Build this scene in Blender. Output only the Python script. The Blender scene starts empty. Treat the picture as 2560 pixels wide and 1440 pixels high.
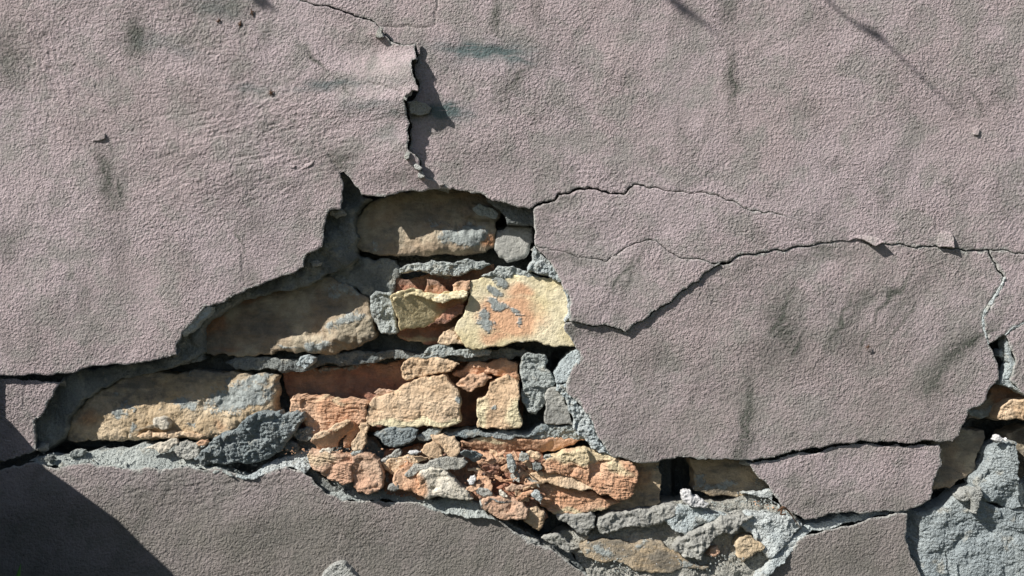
import bpy, math, random
import numpy as np

# ------------------------------------------------------------------ camera, sky, sun, exposure
S = 0.0004            # metres per unit of the survey grid laid over the wall face
D = 0.90              # camera distance from the plaster face (y = 0)
Z0 = 0.288            # camera height
SUN = (1.05, 0.60, -1.00)     # direction the sunlight travels

scene = bpy.context.scene
cam_data = bpy.data.cameras.new('camera')
cam = bpy.data.objects.new('camera', cam_data)
scene.collection.objects.link(cam)
scene.camera = cam
cam.location = (0, -D, Z0)
cam.rotation_euler = (math.radians(90), 0, 0)
cam_data.sensor_width = 36
cam_data.lens = 36 * D / (2560 * S)
cam_data.clip_start = 0.01
cam_data.clip_end = 200

world = bpy.data.worlds.new('World')
scene.world = world
world.use_nodes = True
wn = world.node_tree
sky = wn.nodes.new('ShaderNodeTexSky')
sky.sky_type = 'NISHITA'
sky.sun_disc = False
sky.sun_elevation = math.atan2(-SUN[2], math.hypot(SUN[0], SUN[1]))
sky.sun_rotation = math.atan2(-SUN[0], -SUN[1])
bg = wn.nodes['Background']
bg.inputs['Strength'].default_value = 0.05
wn.links.new(sky.outputs[0], bg.inputs['Color'])

sun_data = bpy.data.lights.new('sun', 'SUN')
sun_data.energy = 5.0
sun_data.angle = math.radians(0.5)
sun_data.color = (1.0, 0.955, 0.89)
sun = bpy.data.objects.new('sun', sun_data)
scene.collection.objects.link(sun)
from mathutils import Vector
sun.rotation_euler = Vector(SUN).to_track_quat('-Z', 'Y').to_euler()
sun.location = (-1.5, -1, 2)

vs = scene.view_settings
vs.view_transform = 'Standard'
vs.look = 'None'
vs.exposure = 0.35
vs.gamma = 1
vs.use_curve_mapping = False

# ------------------------------------------------------------------ numpy noise
def _h(ix, iy, seed):
    n = (ix.astype(np.int64) * 374761393 + iy.astype(np.int64) * 668265263 + seed * 982451653) & 0xffffffff
    n = ((n ^ (n >> 13)) * 1274126177) & 0xffffffff
    n = (n ^ (n >> 16)) & 0xffffffff
    return n / 4294967295.0

def pn(x, y, seed=0):
    x0 = np.floor(x); y0 = np.floor(y)
    fx = x - x0; fy = y - y0
    u = fx * fx * fx * (fx * (fx * 6 - 15) + 10); v = fy * fy * fy * (fy * (fy * 6 - 15) + 10)
    r = 0
    for dx in (0, 1):
        for dy in (0, 1):
            a = _h(x0 + dx, y0 + dy, seed) * 2 * math.pi
            g = np.cos(a) * (fx - dx) + np.sin(a) * (fy - dy)
            r = r + g * (u if dx else 1 - u) * (v if dy else 1 - v)
    return r * 1.5          # about -1..1

def fbm(x, y, seed=0, octv=3, gain=0.5):
    r = 0; a = 1; t = 0
    for o in range(octv):
        r = r + a * pn(x * 2 ** o + 17.3 * o, y * 2 ** o - 9.1 * o, seed + o * 31)
        t += a; a *= gain
    return r / t * 1.3

def facet(x, y, seed=0, tilt=1.0):
    """chipped stone: lower envelope of tilted paraboloids, about 0..1"""
    x0 = np.floor(x); y0 = np.floor(y)
    best = np.full(x.shape, 9.0)
    for dx in (-1, 0, 1):
        for dy in (-1, 0, 1):
            cx = x0 + dx; cy = y0 + dy
            px = cx + _h(cx, cy, seed); py = cy + _h(cx, cy, seed + 1)
            gx = (_h(cx, cy, seed + 2) - .5) * tilt; gy = (_h(cx, cy, seed + 3) - .5) * tilt
            c = _h(cx, cy, seed + 4) * .6
            ex = x - px; ey = y - py
            ra = _h(cx, cy, seed + 5) * 3.14159
            ca = np.cos(ra); sa = np.sin(ra)
            pyr = np.abs(ex * ca + ey * sa) * .75 + np.abs(-ex * sa + ey * ca) * .45
            best = np.minimum(best, c + gx * ex + gy * ey + .8 * pyr + .25 * (ex * ex + ey * ey))
    return np.maximum(best, .16)

def sstep(a, b, v):
    t = np.clip((v - a) / (b - a), 0, 1)
    return t * t * (3 - 2 * t)

# ------------------------------------------------------------------ outlines
def _sub(a, b, jag, out, rng_key):
    L = math.hypot(b[0] - a[0], b[1] - a[1])
    if L < 5.5:
        return
    key = (round(min(a, b)[0], 2), round(min(a, b)[1], 2), round(max(a, b)[0], 2), round(max(a, b)[1], 2))
    r = random.Random(hash(key) & 0xffffffff)
    lo, hi = (a, b) if a < b else (b, a)
    nx, ny = -(hi[1] - lo[1]) / L, (hi[0] - lo[0]) / L
    amp = min(L, 60) * jag
    o = r.uniform(-1, 1) * amp
    t = r.uniform(.4, .6)
    m = (lo[0] + (hi[0] - lo[0]) * t + nx * o, lo[1] + (hi[1] - lo[1]) * t + ny * o)
    _sub(a, m, jag, out, rng_key)
    out.append(m)
    _sub(m, b, jag, out, rng_key)

def jagged(poly, jag):
    out = []
    n = len(poly)
    for i in range(n):
        a = tuple(map(float, poly[i])); b = tuple(map(float, poly[(i + 1) % n]))
        out.append(a)
        if jag > 0 and math.hypot(b[0] - a[0], b[1] - a[1]) < 520:
            _sub(a, b, jag, out, 0)
    return np.array(out)

def seg_dist(px, py, P, closed=True):
    """distance and nearest point from points to a polyline"""
    A = P if closed else P[:-1]
    B = np.roll(P, -1, 0) if closed else P[1:]
    n = len(px)
    best = np.full(n, 1e9); bx = np.zeros(n); by = np.zeros(n)
    d = B - A; L2 = np.maximum((d ** 2).sum(1), 1e-9)
    ch = max(1, int(3e6 // len(A)))
    for s in range(0, n, ch):
        x = px[s:s + ch, None]; y = py[s:s + ch, None]
        t = np.clip(((x - A[:, 0]) * d[:, 0] + (y - A[:, 1]) * d[:, 1]) / L2, 0, 1)
        qx = A[:, 0] + t * d[:, 0]; qy = A[:, 1] + t * d[:, 1]
        dd = (x - qx) ** 2 + (y - qy) ** 2
        k = dd.argmin(1); r = np.arange(len(k))
        best[s:s + ch] = np.sqrt(dd[r, k]); bx[s:s + ch] = qx[r, k]; by[s:s + ch] = qy[r, k]
    return best, bx, by

def world_pt(x, y, depth, nominal=None):
    k = (D + (depth if nominal is None else nominal) * S) / D
    return ((x - 1280) * S * k, depth * S, Z0 + (720 - y) * S * k)

COL = scene.collection
def link(o, parent=None):
    COL.objects.link(o)
    if parent is not None:
        o.parent = parent
    return o

def mesh_obj(name, verts, quads, mats, parent=None, midx=None, attrs=None, smooth=True, tris=None):
    me = bpy.data.meshes.new(name)
    nv = len(verts); nq = len(quads)
    me.vertices.add(nv)
    me.vertices.foreach_set('co', np.asarray(verts, dtype=np.float32).ravel())
    me.loops.add(nq * 4)
    me.loops.foreach_set('vertex_index', np.asarray(quads, dtype=np.int32).ravel())
    me.polygons.add(nq)
    me.polygons.foreach_set('loop_start', np.arange(0, nq * 4, 4, dtype=np.int32))
    me.polygons.foreach_set('loop_total', np.full(nq, 4, dtype=np.int32))
    me.polygons.foreach_set('use_smooth', np.full(nq, smooth, dtype=bool))
    for m in mats:
        me.materials.append(m)
    if midx is not None:
        me.polygons.foreach_set('material_index', np.asarray(midx, dtype=np.int32))
    if attrs:
        for k, v in attrs.items():
            a = me.attributes.new(k, 'FLOAT', 'POINT')
            a.data.foreach_set('value', np.asarray(v, dtype=np.float32))
    me.validate()
    me.update(calc_edges=True)
    return link(bpy.data.objects.new(name, me), parent)

SEED = [100]
def erode(m):
    r = m.copy()
    r[1:] &= m[:-1]; r[:-1] &= m[1:]; r[:, 1:] &= m[:, :-1]; r[:, :-1] &= m[:, 1:]
    return r

def piece(name, poly, depth, mats, parent=None, g=2.5, thick=30, rnd=6, rk=0.7, tilt=(0, 0),
          rel=None, closed=False, jag=0.14, wfun=None, dfun=None, attr=None, flare=0.0, grooves=(), seed=None,
          origin=True, skirt_j=1.2, smooth=False):
    """a solid piece: traced outline, own depth, rounded and broken edge, relief on its face,
    side walls of real thickness (and a back when it lies loose)"""
    if seed is None:
        SEED[0] += 7
        seed = SEED[0]
    P = jagged(poly, jag)
    x0, y0 = P.min(0) - g * 1.5; x1, y1 = P.max(0) + g * 1.5
    xs = np.arange(x0, x1 + g, g); ys = np.arange(y0, y1 + g, g)
    nx, ny = len(xs), len(ys)
    ins = np.zeros((ny, nx), bool)
    A = P; B = np.roll(P, -1, 0)
    for j, yy in enumerate(ys):
        c = (A[:, 1] <= yy) != (B[:, 1] <= yy)
        if not c.any():
            continue
        a = A[c]; b = B[c]
        cr = np.sort(a[:, 0] + (yy - a[:, 1]) / (b[:, 1] - a[:, 1]) * (b[:, 0] - a[:, 0]))
        ins[j] = (np.searchsorted(cr, xs) % 2) == 1
    cell = ins[:-1, :-1] | ins[1:, :-1] | ins[:-1, 1:] | ins[1:, 1:]
    used = np.zeros((ny, nx), bool)
    used[:-1, :-1] |= cell; used[1:, :-1] |= cell; used[:-1, 1:] |= cell; used[1:, 1:] |= cell
    core = ins.copy()
    for _ in range(int(math.ceil(max(rnd, 4) / g)) + 2):
        core = erode(core)
    X, Y = np.meshgrid(xs, ys)
    idx = -np.ones((ny, nx), np.int64)
    idx[used] = np.arange(used.sum())
    vx = X[used].copy(); vy = Y[used].copy(); vin = ins[used]; vcore = core[used]
    dist = np.full(len(vx), 1e3)
    near = ~vcore
    dn, qx, qy = seg_dist(vx[near], vy[near], P)
    dist[near] = dn
    w = np.full(dn.shape, 0.0) if wfun is None else wfun(qx, qy)
    ni = vin[near]
    ex = vx[near] - qx; ey = vy[near] - qy
    sg = np.where(ni, 1, -1)
    l = np.maximum(dn, 1e-6)
    ux = ex / l * sg; uy = ey / l * sg
    tx = qx + ux * w; ty = qy + uy * w
    mv = (~ni) | (dn < w)
    nvx = np.where(mv, tx, vx[near]); nvy = np.where(mv, ty, vy[near])
    vx[near] = nvx; vy[near] = nvy
    dd = np.where(ni, dn, 0) - w
    dist[near] = np.maximum(dd, 0)
    cx, cy = P.mean(0)
    ix = X.ravel()  # noqa
    dep = np.full(len(vx), float(depth))
    dep += tilt[0] * (vx - cx) + tilt[1] * (vy - cy)
    if rnd > 3.5:
        rnd = 3.0 + (rnd - 3.5) * .45
    if rnd > 0:
        rr = rnd * (1 + 0.45 * fbm(vx / 23, vy / 23, seed + 5, 2))
        if wfun is not None:
            rr = rr * (1 - .9 * FADEF(vx, vy))
        t = np.clip(dist / np.maximum(rr, .3), 0, 1)
        dep += rr * rk * (1 - np.sqrt(1 - (1 - t) ** 2))
    if rel is not None:
        dep -= rel(vx, vy, seed, dist)
    if dfun is not None:
        dep += dfun(vx, vy)
    for (pl, gw, gd) in grooves:
        pl = np.array(jagged_open(pl, .1))
        m = (vx > pl[:, 0].min() - 12) & (vx < pl[:, 0].max() + 12) & (vy > pl[:, 1].min() - 12) & (vy < pl[:, 1].max() + 12)
        d_, _, _ = seg_dist(vx[m], vy[m], pl, False)
        dep[m] += gd * np.exp(-(d_ / gw) ** 2)
    K = (D + depth * S) / D
    def wp(x, y, d):
        return np.stack([(x - 1280) * S * K, d * S, Z0 + (720 - y) * S * K], 1)
    V = [wp(vx, vy, dep)]
    c0 = idx[:-1, :-1][cell]; c1 = idx[:-1, 1:][cell]; c2 = idx[1:, 1:][cell]; c3 = idx[1:, :-1][cell]
    # rows go down the wall; winding so that normals face the camera (-y)
    F = [np.stack([c0, c3, c2, c1], 1)]
    E = np.concatenate([F[0][:, [0, 1]], F[0][:, [1, 2]], F[0][:, [2, 3]], F[0][:, [3, 0]]])
    key = E.min(1) * 10000000 + E.max(1)
    uq, inv, cnt = np.unique(key, return_inverse=True, return_counts=True)
    BE = E[cnt[inv] == 1]
    bv = np.unique(BE)
    mp = -np.ones(len(vx), np.int64); mp[bv] = np.arange(len(bv))
    # outward normal per boundary vertex
    nrm = np.zeros((len(vx), 2))
    ed = np.stack([vx[BE[:, 1]] - vx[BE[:, 0]], vy[BE[:, 1]] - vy[BE[:, 0]]], 1)
    en = np.stack([-ed[:, 1], ed[:, 0]], 1)
    np.add.at(nrm, BE[:, 0], en); np.add.at(nrm, BE[:, 1], en)
    nb = nrm[bv]; nb /= np.maximum(np.linalg.norm(nb, axis=1, keepdims=True), 1e-6)
    base = len(vx)
    rings = [0.0, 0.12, 0.4, 1.0]
    prev = None
    tot = base
    at = {k: [v] for k, v in (attr(vx, vy) if attr else {}).items()}
    if wfun is not None:
        cn = fbm(vx / 26, vy / 26, 71, 3)
        at['chip'] = [np.clip(1.4 - dist / np.maximum(1.5 + 11 * np.maximum(cn, 0) + 1.5 * pn(vx / 5, vy / 5, 3), .4), 0, 1) * (1 - FADEF(vx, vy)) * (1 - np.clip(blob(vx, vy, NOCHIP, 4), 0, 1))]
    nface = len(F[0])
    midx = [np.zeros(nface, int)]
    for r, fr in enumerate(rings):
        bx = vx[bv]; by = vy[bv]
        jn = pn(bx / 6.0 + r * 9, by / 6.0, seed + r) * skirt_j * math.sqrt(fr)
        off = flare * fr * thick + jn
        bdep = dep[bv] + fr * thick
        V.append(wp(bx + nb[:, 0] * off, by + nb[:, 1] * off, bdep))
        for k in at:
            at[k].append(at[k][0][bv] if k != 'side' else np.ones(len(bv)))
        cur = tot
        tot += len(bv)
        if r > 0:
            a = mp[BE[:, 0]]; b = mp[BE[:, 1]]
            q = np.stack([b + prev, a + prev, a + cur, b + cur], 1)
            F.append(q)
            midx.append(np.full(len(q), len(mats) - 1))
        prev = cur
    if closed:
        bk = dep + thick
        V.append(wp(vx, vy, bk)); 
        for k in at:
            at[k].append(at[k][0])
        F.append(F[0][:, ::-1] + tot)
        midx.append(np.full(nface, len(mats) - 1))
    V = np.concatenate(V)
    if origin:
        o = V.mean(0) if not closed else V.min(0) * np.array([0, 0, 1]) + V.mean(0) * np.array([1, 1, 0])
    else:
        o = np.zeros(3)
    ob = mesh_obj(name, V - o, np.concatenate(F), mats, parent, np.concatenate(midx),
                  {k: np.concatenate(v) for k, v in at.items()}, smooth=smooth)
    ob.location = o
    return ob

def jagged_open(pl, jag):
    out = []
    for i in range(len(pl) - 1):
        a = tuple(map(float, pl[i])); b = tuple(map(float, pl[i + 1]))
        out.append(a); _sub(a, b, jag, out, 0)
    out.append(tuple(map(float, pl[-1])))
    return out

# ------------------------------------------------------------------ materials
class NT:
    def __init__(s, name):
        s.m = bpy.data.materials.new(name); s.m.use_nodes = True
        s.t = s.m.node_tree; s.b = s.t.nodes['Principled BSDF']
        s.pos = s.t.nodes.new('ShaderNodeNewGeometry').outputs['Position']
    def n(s, typ, **kw):
        nd = s.t.nodes.new(typ)
        for k, v in kw.items():
            setattr(nd, k, v)
        return nd
    def set(s, sock, v):
        if isinstance(v, bpy.types.NodeSocket):
            s.t.links.new(v, sock)
        else:
            sock.default_value = v
    def noise(s, scale, detail=3, rough=.55, vec=None, off=0, dist=0):
        nd = s.n('ShaderNodeTexNoise')
        v = vec if vec is not None else s.pos
        if off:
            a = s.n('ShaderNodeVectorMath', operation='ADD'); s.set(a.inputs[0], v); a.inputs[1].default_value = (off, off * .7, off * 1.3); v = a.outputs[0]
        s.set(nd.inputs['Vector'], v)
        nd.inputs['Scale'].default_value = scale; nd.inputs['Detail'].default_value = detail
        nd.inputs['Roughness'].default_value = rough; nd.inputs['Distortion'].default_value = dist
        return nd.outputs['Fac']
    def vor(s, scale, feat='F1', off=0):
        nd = s.n('ShaderNodeTexVoronoi', feature=feat)
        s.set(nd.inputs['Vector'], s.pos); nd.inputs['Scale'].default_value = scale
        return nd.outputs['Distance']
    def ramp(s, f, a, b):
        nd = s.n('ShaderNodeMapRange', interpolation_type='SMOOTHSTEP')
        s.set(nd.inputs[0], f); nd.inputs[1].default_value = a; nd.inputs[2].default_value = b
        return nd.outputs[0]
    def math(s, op, a, b=0.0, clamp=False):
        nd = s.n('ShaderNodeMath', operation=op, use_clamp=clamp)
        s.set(nd.inputs[0], a); s.set(nd.inputs[1], b)
        return nd.outputs[0]
    def mix(s, f, a, b, mode='MIX'):
        nd = s.n('ShaderNodeMix', data_type='RGBA', blend_type=mode)
        s.set(nd.inputs[0], f)
        s.set(nd.inputs[6], a if isinstance(a, bpy.types.NodeSocket) else (*a, 1))
        s.set(nd.inputs[7], b if isinstance(b, bpy.types.NodeSocket) else (*b, 1))
        return nd.outputs[2]
    def attr(s, name):
        return s.n('ShaderNodeAttribute', attribute_name=name).outputs['Fac']
    def bump(s, h, dist, strength=1.0, normal=None):
        nd = s.n('ShaderNodeBump'); nd.inputs['Strength'].default_value = strength
        nd.inputs['Distance'].default_value = dist
        s.set(nd.inputs['Height'], h)
        if normal is not None:
            s.set(nd.inputs['Normal'], normal)
        return nd.outputs[0]
    def done(s, col, nrm, rough=.92):
        s.set(s.b.inputs['Base Color'], col if isinstance(col, bpy.types.NodeSocket) else (*col, 1))
        s.b.inputs['Roughness'].default_value = rough
        s.b.inputs['Specular IOR Level'].default_value = .2
        if nrm is not None:
            s.set(s.b.inputs['Normal'], nrm)
        return s.m

MORTAR = (0.40, 0.435, 0.425)
def stone_mat(name, c1, c2, tint=None, patch=MORTAR, auto=0.0, rough_b=1.0, speck=.25, off=0, dirt=0.0):
    m = NT(name)
    lo = m.ramp(m.noise(28, 3, off=off), .38, .62)
    md = m.noise(110, 4, off=off + 3)
    fi = m.noise(900, 3, .7, off=off + 5)
    col = m.mix(lo, c1, c2)
    if tint is not None:
        col = m.mix(m.attr('tint'), col, tint)
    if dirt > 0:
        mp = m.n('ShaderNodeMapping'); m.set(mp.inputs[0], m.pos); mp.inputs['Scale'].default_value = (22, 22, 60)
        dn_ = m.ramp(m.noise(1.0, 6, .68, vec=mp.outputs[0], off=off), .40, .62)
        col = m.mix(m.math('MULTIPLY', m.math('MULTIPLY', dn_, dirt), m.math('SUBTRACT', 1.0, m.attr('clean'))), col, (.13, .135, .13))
    pa = m.attr('patch')
    if auto > 0:
        au = m.ramp(m.noise(45, 5, .65, off=off + 9), .62 - auto * .3, .66 - auto * .3)
        pa = m.math('MAXIMUM', pa, m.math('MULTIPLY', au, .85))
    pcol = m.mix(m.ramp(m.noise(220, 4, off=2), .35, .65), tuple(c * .75 for c in patch), tuple(min(c * 1.15, .8) for c in patch))
    col = m.mix(pa, col, pcol)
    v = m.math('ADD', m.math('MULTIPLY', m.math('SUBTRACT', md, .5), .9), 1.0)
    col = m.mix(1.0, col, m.grey(v) if hasattr(m, 'grey') else v, 'MULTIPLY')
    sp = m.math('ADD', m.math('MULTIPLY', m.math('SUBTRACT', fi, .5), speck * 2.4), 1.0)
    col = m.mix(1.0, col, sp, 'MULTIPLY')
    b1 = m.math('ADD', m.math('MULTIPLY', m.noise(180, 5, .62, off=off), .0030 * rough_b), m.math('MULTIPLY', m.noise(650, 4, .7, off=1), .0011 * rough_b))
    pit = m.math('MULTIPLY', m.ramp(m.vor(420), .0, .35), .00025 * rough_b)
    grit = m.math('MULTIPLY', m.math('MULTIPLY', m.noise(420, 4, .75, off=4), pa), .0028)
    h = m.math('ADD', m.math('ADD', b1, pit), grit)
    return m.done(col, m.bump(h, 1.0))

def mortar_mat(name, c1, c2, off=0, rb=1.0):
    m = NT(name)
    col = m.mix(m.ramp(m.noise(22, 4, off=off), .38, .62), c1, c2)
    col = m.mix(m.math('MULTIPLY', m.ramp(m.noise(70, 5, .6, off=off + 4), .56, .68), .6), col, (.50, .48, .41))
    v = m.math('ADD', m.math('MULTIPLY', m.math('SUBTRACT', m.noise(500, 5, .75, off=off), .5), 1.3), 1.0)
    col = m.mix(1.0, col, v, 'MULTIPLY')
    grain = m.ramp(m.vor(520), .05, .5)
    h = m.math('ADD', m.math('MULTIPLY', m.noise(260, 6, .72, off=off), .0046 * rb), m.math('MULTIPLY', m.math('SUBTRACT', 1.0, grain), .0013 * rb))
    return m.done(col, m.bump(h, 1.0), .95)

def plaster_mat():
    m = NT('pink_plaster')
    big = m.ramp(m.noise(7, 4), .35, .65)
    mid = m.ramp(m.noise(38, 4, .6, off=4), .42, .66)
    col = m.mix(big, (.455, .378, .385), (.495, .418, .437))
    col = m.mix(m.math('MULTIPLY', mid, .7), col, (.325, .312, .295))
    spot = m.ramp(m.noise(190, 3, .6, off=7), .57, .72)
    col = m.mix(m.math('MULTIPLY', spot, .5), col, (.27, .27, .255))
    # grime: grey-brown film low down on the wall and over whole slabs
    gr = m.attr('grime')
    grn = m.math('MULTIPLY', gr, m.math('ADD', .65, m.math('MULTIPLY', m.noise(60, 5, .65, off=11), .7)), True)
    col = m.mix(grn, col, (.235, .218, .198))
    # dark smudges
    sm = m.attr('smudge')
    sm2 = m.math('MULTIPLY', sm, m.ramp(m.noise(240, 5, .75, off=13), .26, .52))
    col = m.mix(sm2, col, (.10, .108, .092))
    # blue-green rubbed streaks
    te = m.attr('teal')
    stv = m.n('ShaderNodeMapping'); m.set(stv.inputs[0], m.pos); stv.inputs['Scale'].default_value = (40, 40, 420)
    te2 = m.math('MULTIPLY', te, m.ramp(m.noise(1.0, 5, .7, vec=stv.outputs[0]), .30, .50))
    col = m.mix(te2, col, (.125, .165, .168))
    col = m.mix(m.math('MULTIPLY', m.attr('chip'), .8), col, (.47, .48, .455))
    # shade in the grain hollows and pinholes, painted into the colour for contrast
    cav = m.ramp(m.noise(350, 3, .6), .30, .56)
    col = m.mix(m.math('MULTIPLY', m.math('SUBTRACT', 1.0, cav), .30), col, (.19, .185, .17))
    pin = m.math('MULTIPLY', m.math('SUBTRACT', 1.0, m.ramp(m.vor(95), .05, .13)), m.ramp(m.noise(30, 2, off=41), .45, .6))
    col = m.mix(m.math('MULTIPLY', pin, .55), col, (.11, .10, .09))
    v = m.math('ADD', m.math('MULTIPLY', m.math('SUBTRACT', m.noise(800, 4, .75), .5), 1.0), 1.0)
    col = m.mix(1.0, col, v, 'MULTIPLY')
    # roughcast grain
    warp = m.noise(350, 3, .6)
    warp2 = m.noise(700, 3, .7, off=8)
    knob = m.math('SUBTRACT', 1.0, m.ramp(m.vor(400), .08, .50))
    pits = m.ramp(m.noise(260, 2, .5, off=31), .26, .42)
    h = m.math('ADD', m.math('MULTIPLY', warp, .0034), m.math('MULTIPLY', warp2, .0010))
    h = m.math('ADD', h, m.math('MULTIPLY', knob, .00045))
    h = m.math('ADD', h, m.math('MULTIPLY', pits, .0006))
    h = m.math('SUBTRACT', h, m.math('MULTIPLY', pin, .0012))
    amp = m.math('ADD', .65, m.math('MULTIPLY', m.ramp(m.noise(14, 3, off=21), .35, .68), .55))
    h = m.math('MULTIPLY', m.math('MULTIPLY', h, amp), m.math('ADD', .12, m.attr('grain')))
    return m.done(col, m.bump(h, 1.0), .93)

M = {}
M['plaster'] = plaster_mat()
M['mortar'] = mortar_mat('grey_mortar', (.42, .46, .45), (.52, .56, .54))
M['mortar_edge'] = mortar_mat('broken_plaster_edge', (.38, .39, .37), (.50, .51, .49), 3)
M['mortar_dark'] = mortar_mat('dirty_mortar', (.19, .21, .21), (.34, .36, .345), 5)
M['mortar_blue'] = mortar_mat('bluish_mortar', (.29, .34, .355), (.37, .41, .415), 8, 1.1)
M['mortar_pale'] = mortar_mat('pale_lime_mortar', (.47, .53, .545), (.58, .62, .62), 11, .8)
M['mortar_corner'] = mortar_mat('blue_grey_mortar_mass', (.36, .41, .43), (.47, .52, .53), 31, 1.1)
M['mortar_sand'] = mortar_mat('sandy_mortar', (.41, .405, .365), (.52, .52, .48), 14, 1.15)
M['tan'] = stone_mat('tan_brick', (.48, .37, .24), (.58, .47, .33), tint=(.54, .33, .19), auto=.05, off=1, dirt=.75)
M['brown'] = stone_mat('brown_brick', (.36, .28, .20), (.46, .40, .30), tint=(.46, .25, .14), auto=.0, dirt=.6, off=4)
M['yellow'] = stone_mat('yellow_brick', (.74, .64, .40), (.78, .70, .50), tint=(.74, .45, .28), rough_b=.6, speck=.12, off=6)
M['yellow_dull'] = stone_mat('dull_yellow_brick', (.60, .50, .29), (.68, .58, .36), tint=(.55, .28, .15), rough_b=.8, off=8)
M['orange'] = stone_mat('orange_brick', (.60, .35, .22), (.66, .44, .30), tint=(.68, .57, .38), off=10, rough_b=1.15, speck=.2)
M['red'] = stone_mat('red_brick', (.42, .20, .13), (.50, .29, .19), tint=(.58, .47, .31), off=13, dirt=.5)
M['pinkbrick'] = stone_mat('pink_brick', (.58, .37, .26), (.64, .46, .34), tint=(.66, .52, .36), off=15, rough_b=1.2)
M['sand'] = stone_mat('sand_coloured_brick', (.65, .47, .31), (.71, .55, .39), tint=(.74, .66, .45), off=17, rough_b=1.1)
M['chalk'] = stone_mat('chalky_stone', (.62, .57, .48), (.70, .66, .57), tint=(.62, .38, .24), off=19, rough_b=1.0)
M['white'] = stone_mat('white_lime_lump', (.60, .60, .61), (.70, .70, .70), off=21)
M['greystone'] = stone_mat('grey_stone', (.34, .34, .32), (.42, .42, .39), off=23, rough_b=1.2)

# ------------------------------------------------------------------ relief recipes (heights in survey units)
def r_plaster(x, y, s, d):
    rm = rough_mask(x, y)
    h = (0.36 + .35 * rm) * fbm(x / 9, y / 9, 3, 2) + 1.1 * rm * (1 - 2 * np.abs(fbm(x / 19, y / 16, 23, 2))) + .4 * fbm(x / 48, y / 48, 5, 3) + 3.5 * fbm(x / 420, y / 420, 8, 2)
    # trowel drags, upper left
    for (cx, cy, rx, ry, ang, amp, wl, ws) in (
            (620, 340, 330, 130, -12, 1.3, 90, 11), (650, 250, 200, 90, -35, .8, 60, 12), (80, 120, 110, 110, 70, 1.1, 34, 16),
            (560, 470, 300, 90, -25, 1.0, 80, 11), (150, 240, 130, 130, 40, 1.2, 40, 14), (420, 60, 220, 110, 20, 1.0, 24, 13),
            (440, 1220, 330, 90, -8, 1.0, 70, 12), (1500, 440, 120, 60, -20, .9, 45, 12)):
        m = np.exp(-((x - cx) / rx) ** 2 - ((y - cy) / ry) ** 2)
        if m.max() < .02:
            continue
        a = math.radians(ang)
        u = x * math.cos(a) + y * math.sin(a); v = -x * math.sin(a) + y * math.cos(a)
        h = h + m * amp * 1.5 * (.6 - 2 * np.abs(fbm(u / wl, v / ws, 21 + int(cx), 2)))
    return h

def mk(cell=26, amp=6, fcell=0, famp=0, fine=1.2, ft=1.0, stri=0):
    def f(x, y, s, d):
        wx = x + 5 * pn(x / 30, y / 30, s + 40); wy = y + 5 * pn(x / 30 + 9, y / 30, s + 41)
        h = amp * fbm(wx / cell, wy / cell, s, 3, .55) + fine * fbm(x / 7, y / 7, s + 3, 2)
        if stri:
            v = y - .12 * x + 6 * pn(x / 40, y / 40, s + 50)
            h = h + stri * (1 - 2 * np.abs(fbm(x / 60, v / 9, s + 51, 3)))
        if famp:
            h = h - famp * (facet(wx / fcell, wy / fcell, s + 11, ft) - .45) - .38 * famp * (facet(wx / fcell * 2.7 + 5, wy / fcell * 2.7, s + 19, ft) - .45)
        return h
    return f
R_brick = mk(50, 3, 60, 4, 1.0, 1.2, .6)
R_smooth = mk(90, 2, 0, 0, .35)
R_rough = mk(24, 2.4, 42, 12, 1.3, 1.8, 1.2)
R_rock = mk(30, 2.0, 55, 17, 1.1, 2.2, 1.8)
R_mortar = mk(20, 4.5, 30, 6, 1.9)
R_lump = mk(34, 8, 46, 12, 2.0, 1.5)
R_small = mk(14, 1.8, 22, 5, .8, 1.6)

# ------------------------------------------------------------------ soft stain fields
def blob(x, y, L, seed=0, nz=.5):
    r = np.zeros(x.shape)
    wx = x + 14 * pn(x / 40, y / 40, seed + 1); wy = y + 14 * pn(x / 40 + 7, y / 40, seed + 2)
    for (cx, cy, rx, ry, ang, st) in L:
        a = math.radians(ang)
        u = (wx - cx) * math.cos(a) + (wy - cy) * math.sin(a); v = -(wx - cx) * math.sin(a) + (wy - cy) * math.cos(a)
        r = np.maximum(r, st * np.exp(-(u / rx) ** 2 - (v / ry) ** 2))
    return r

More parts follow.
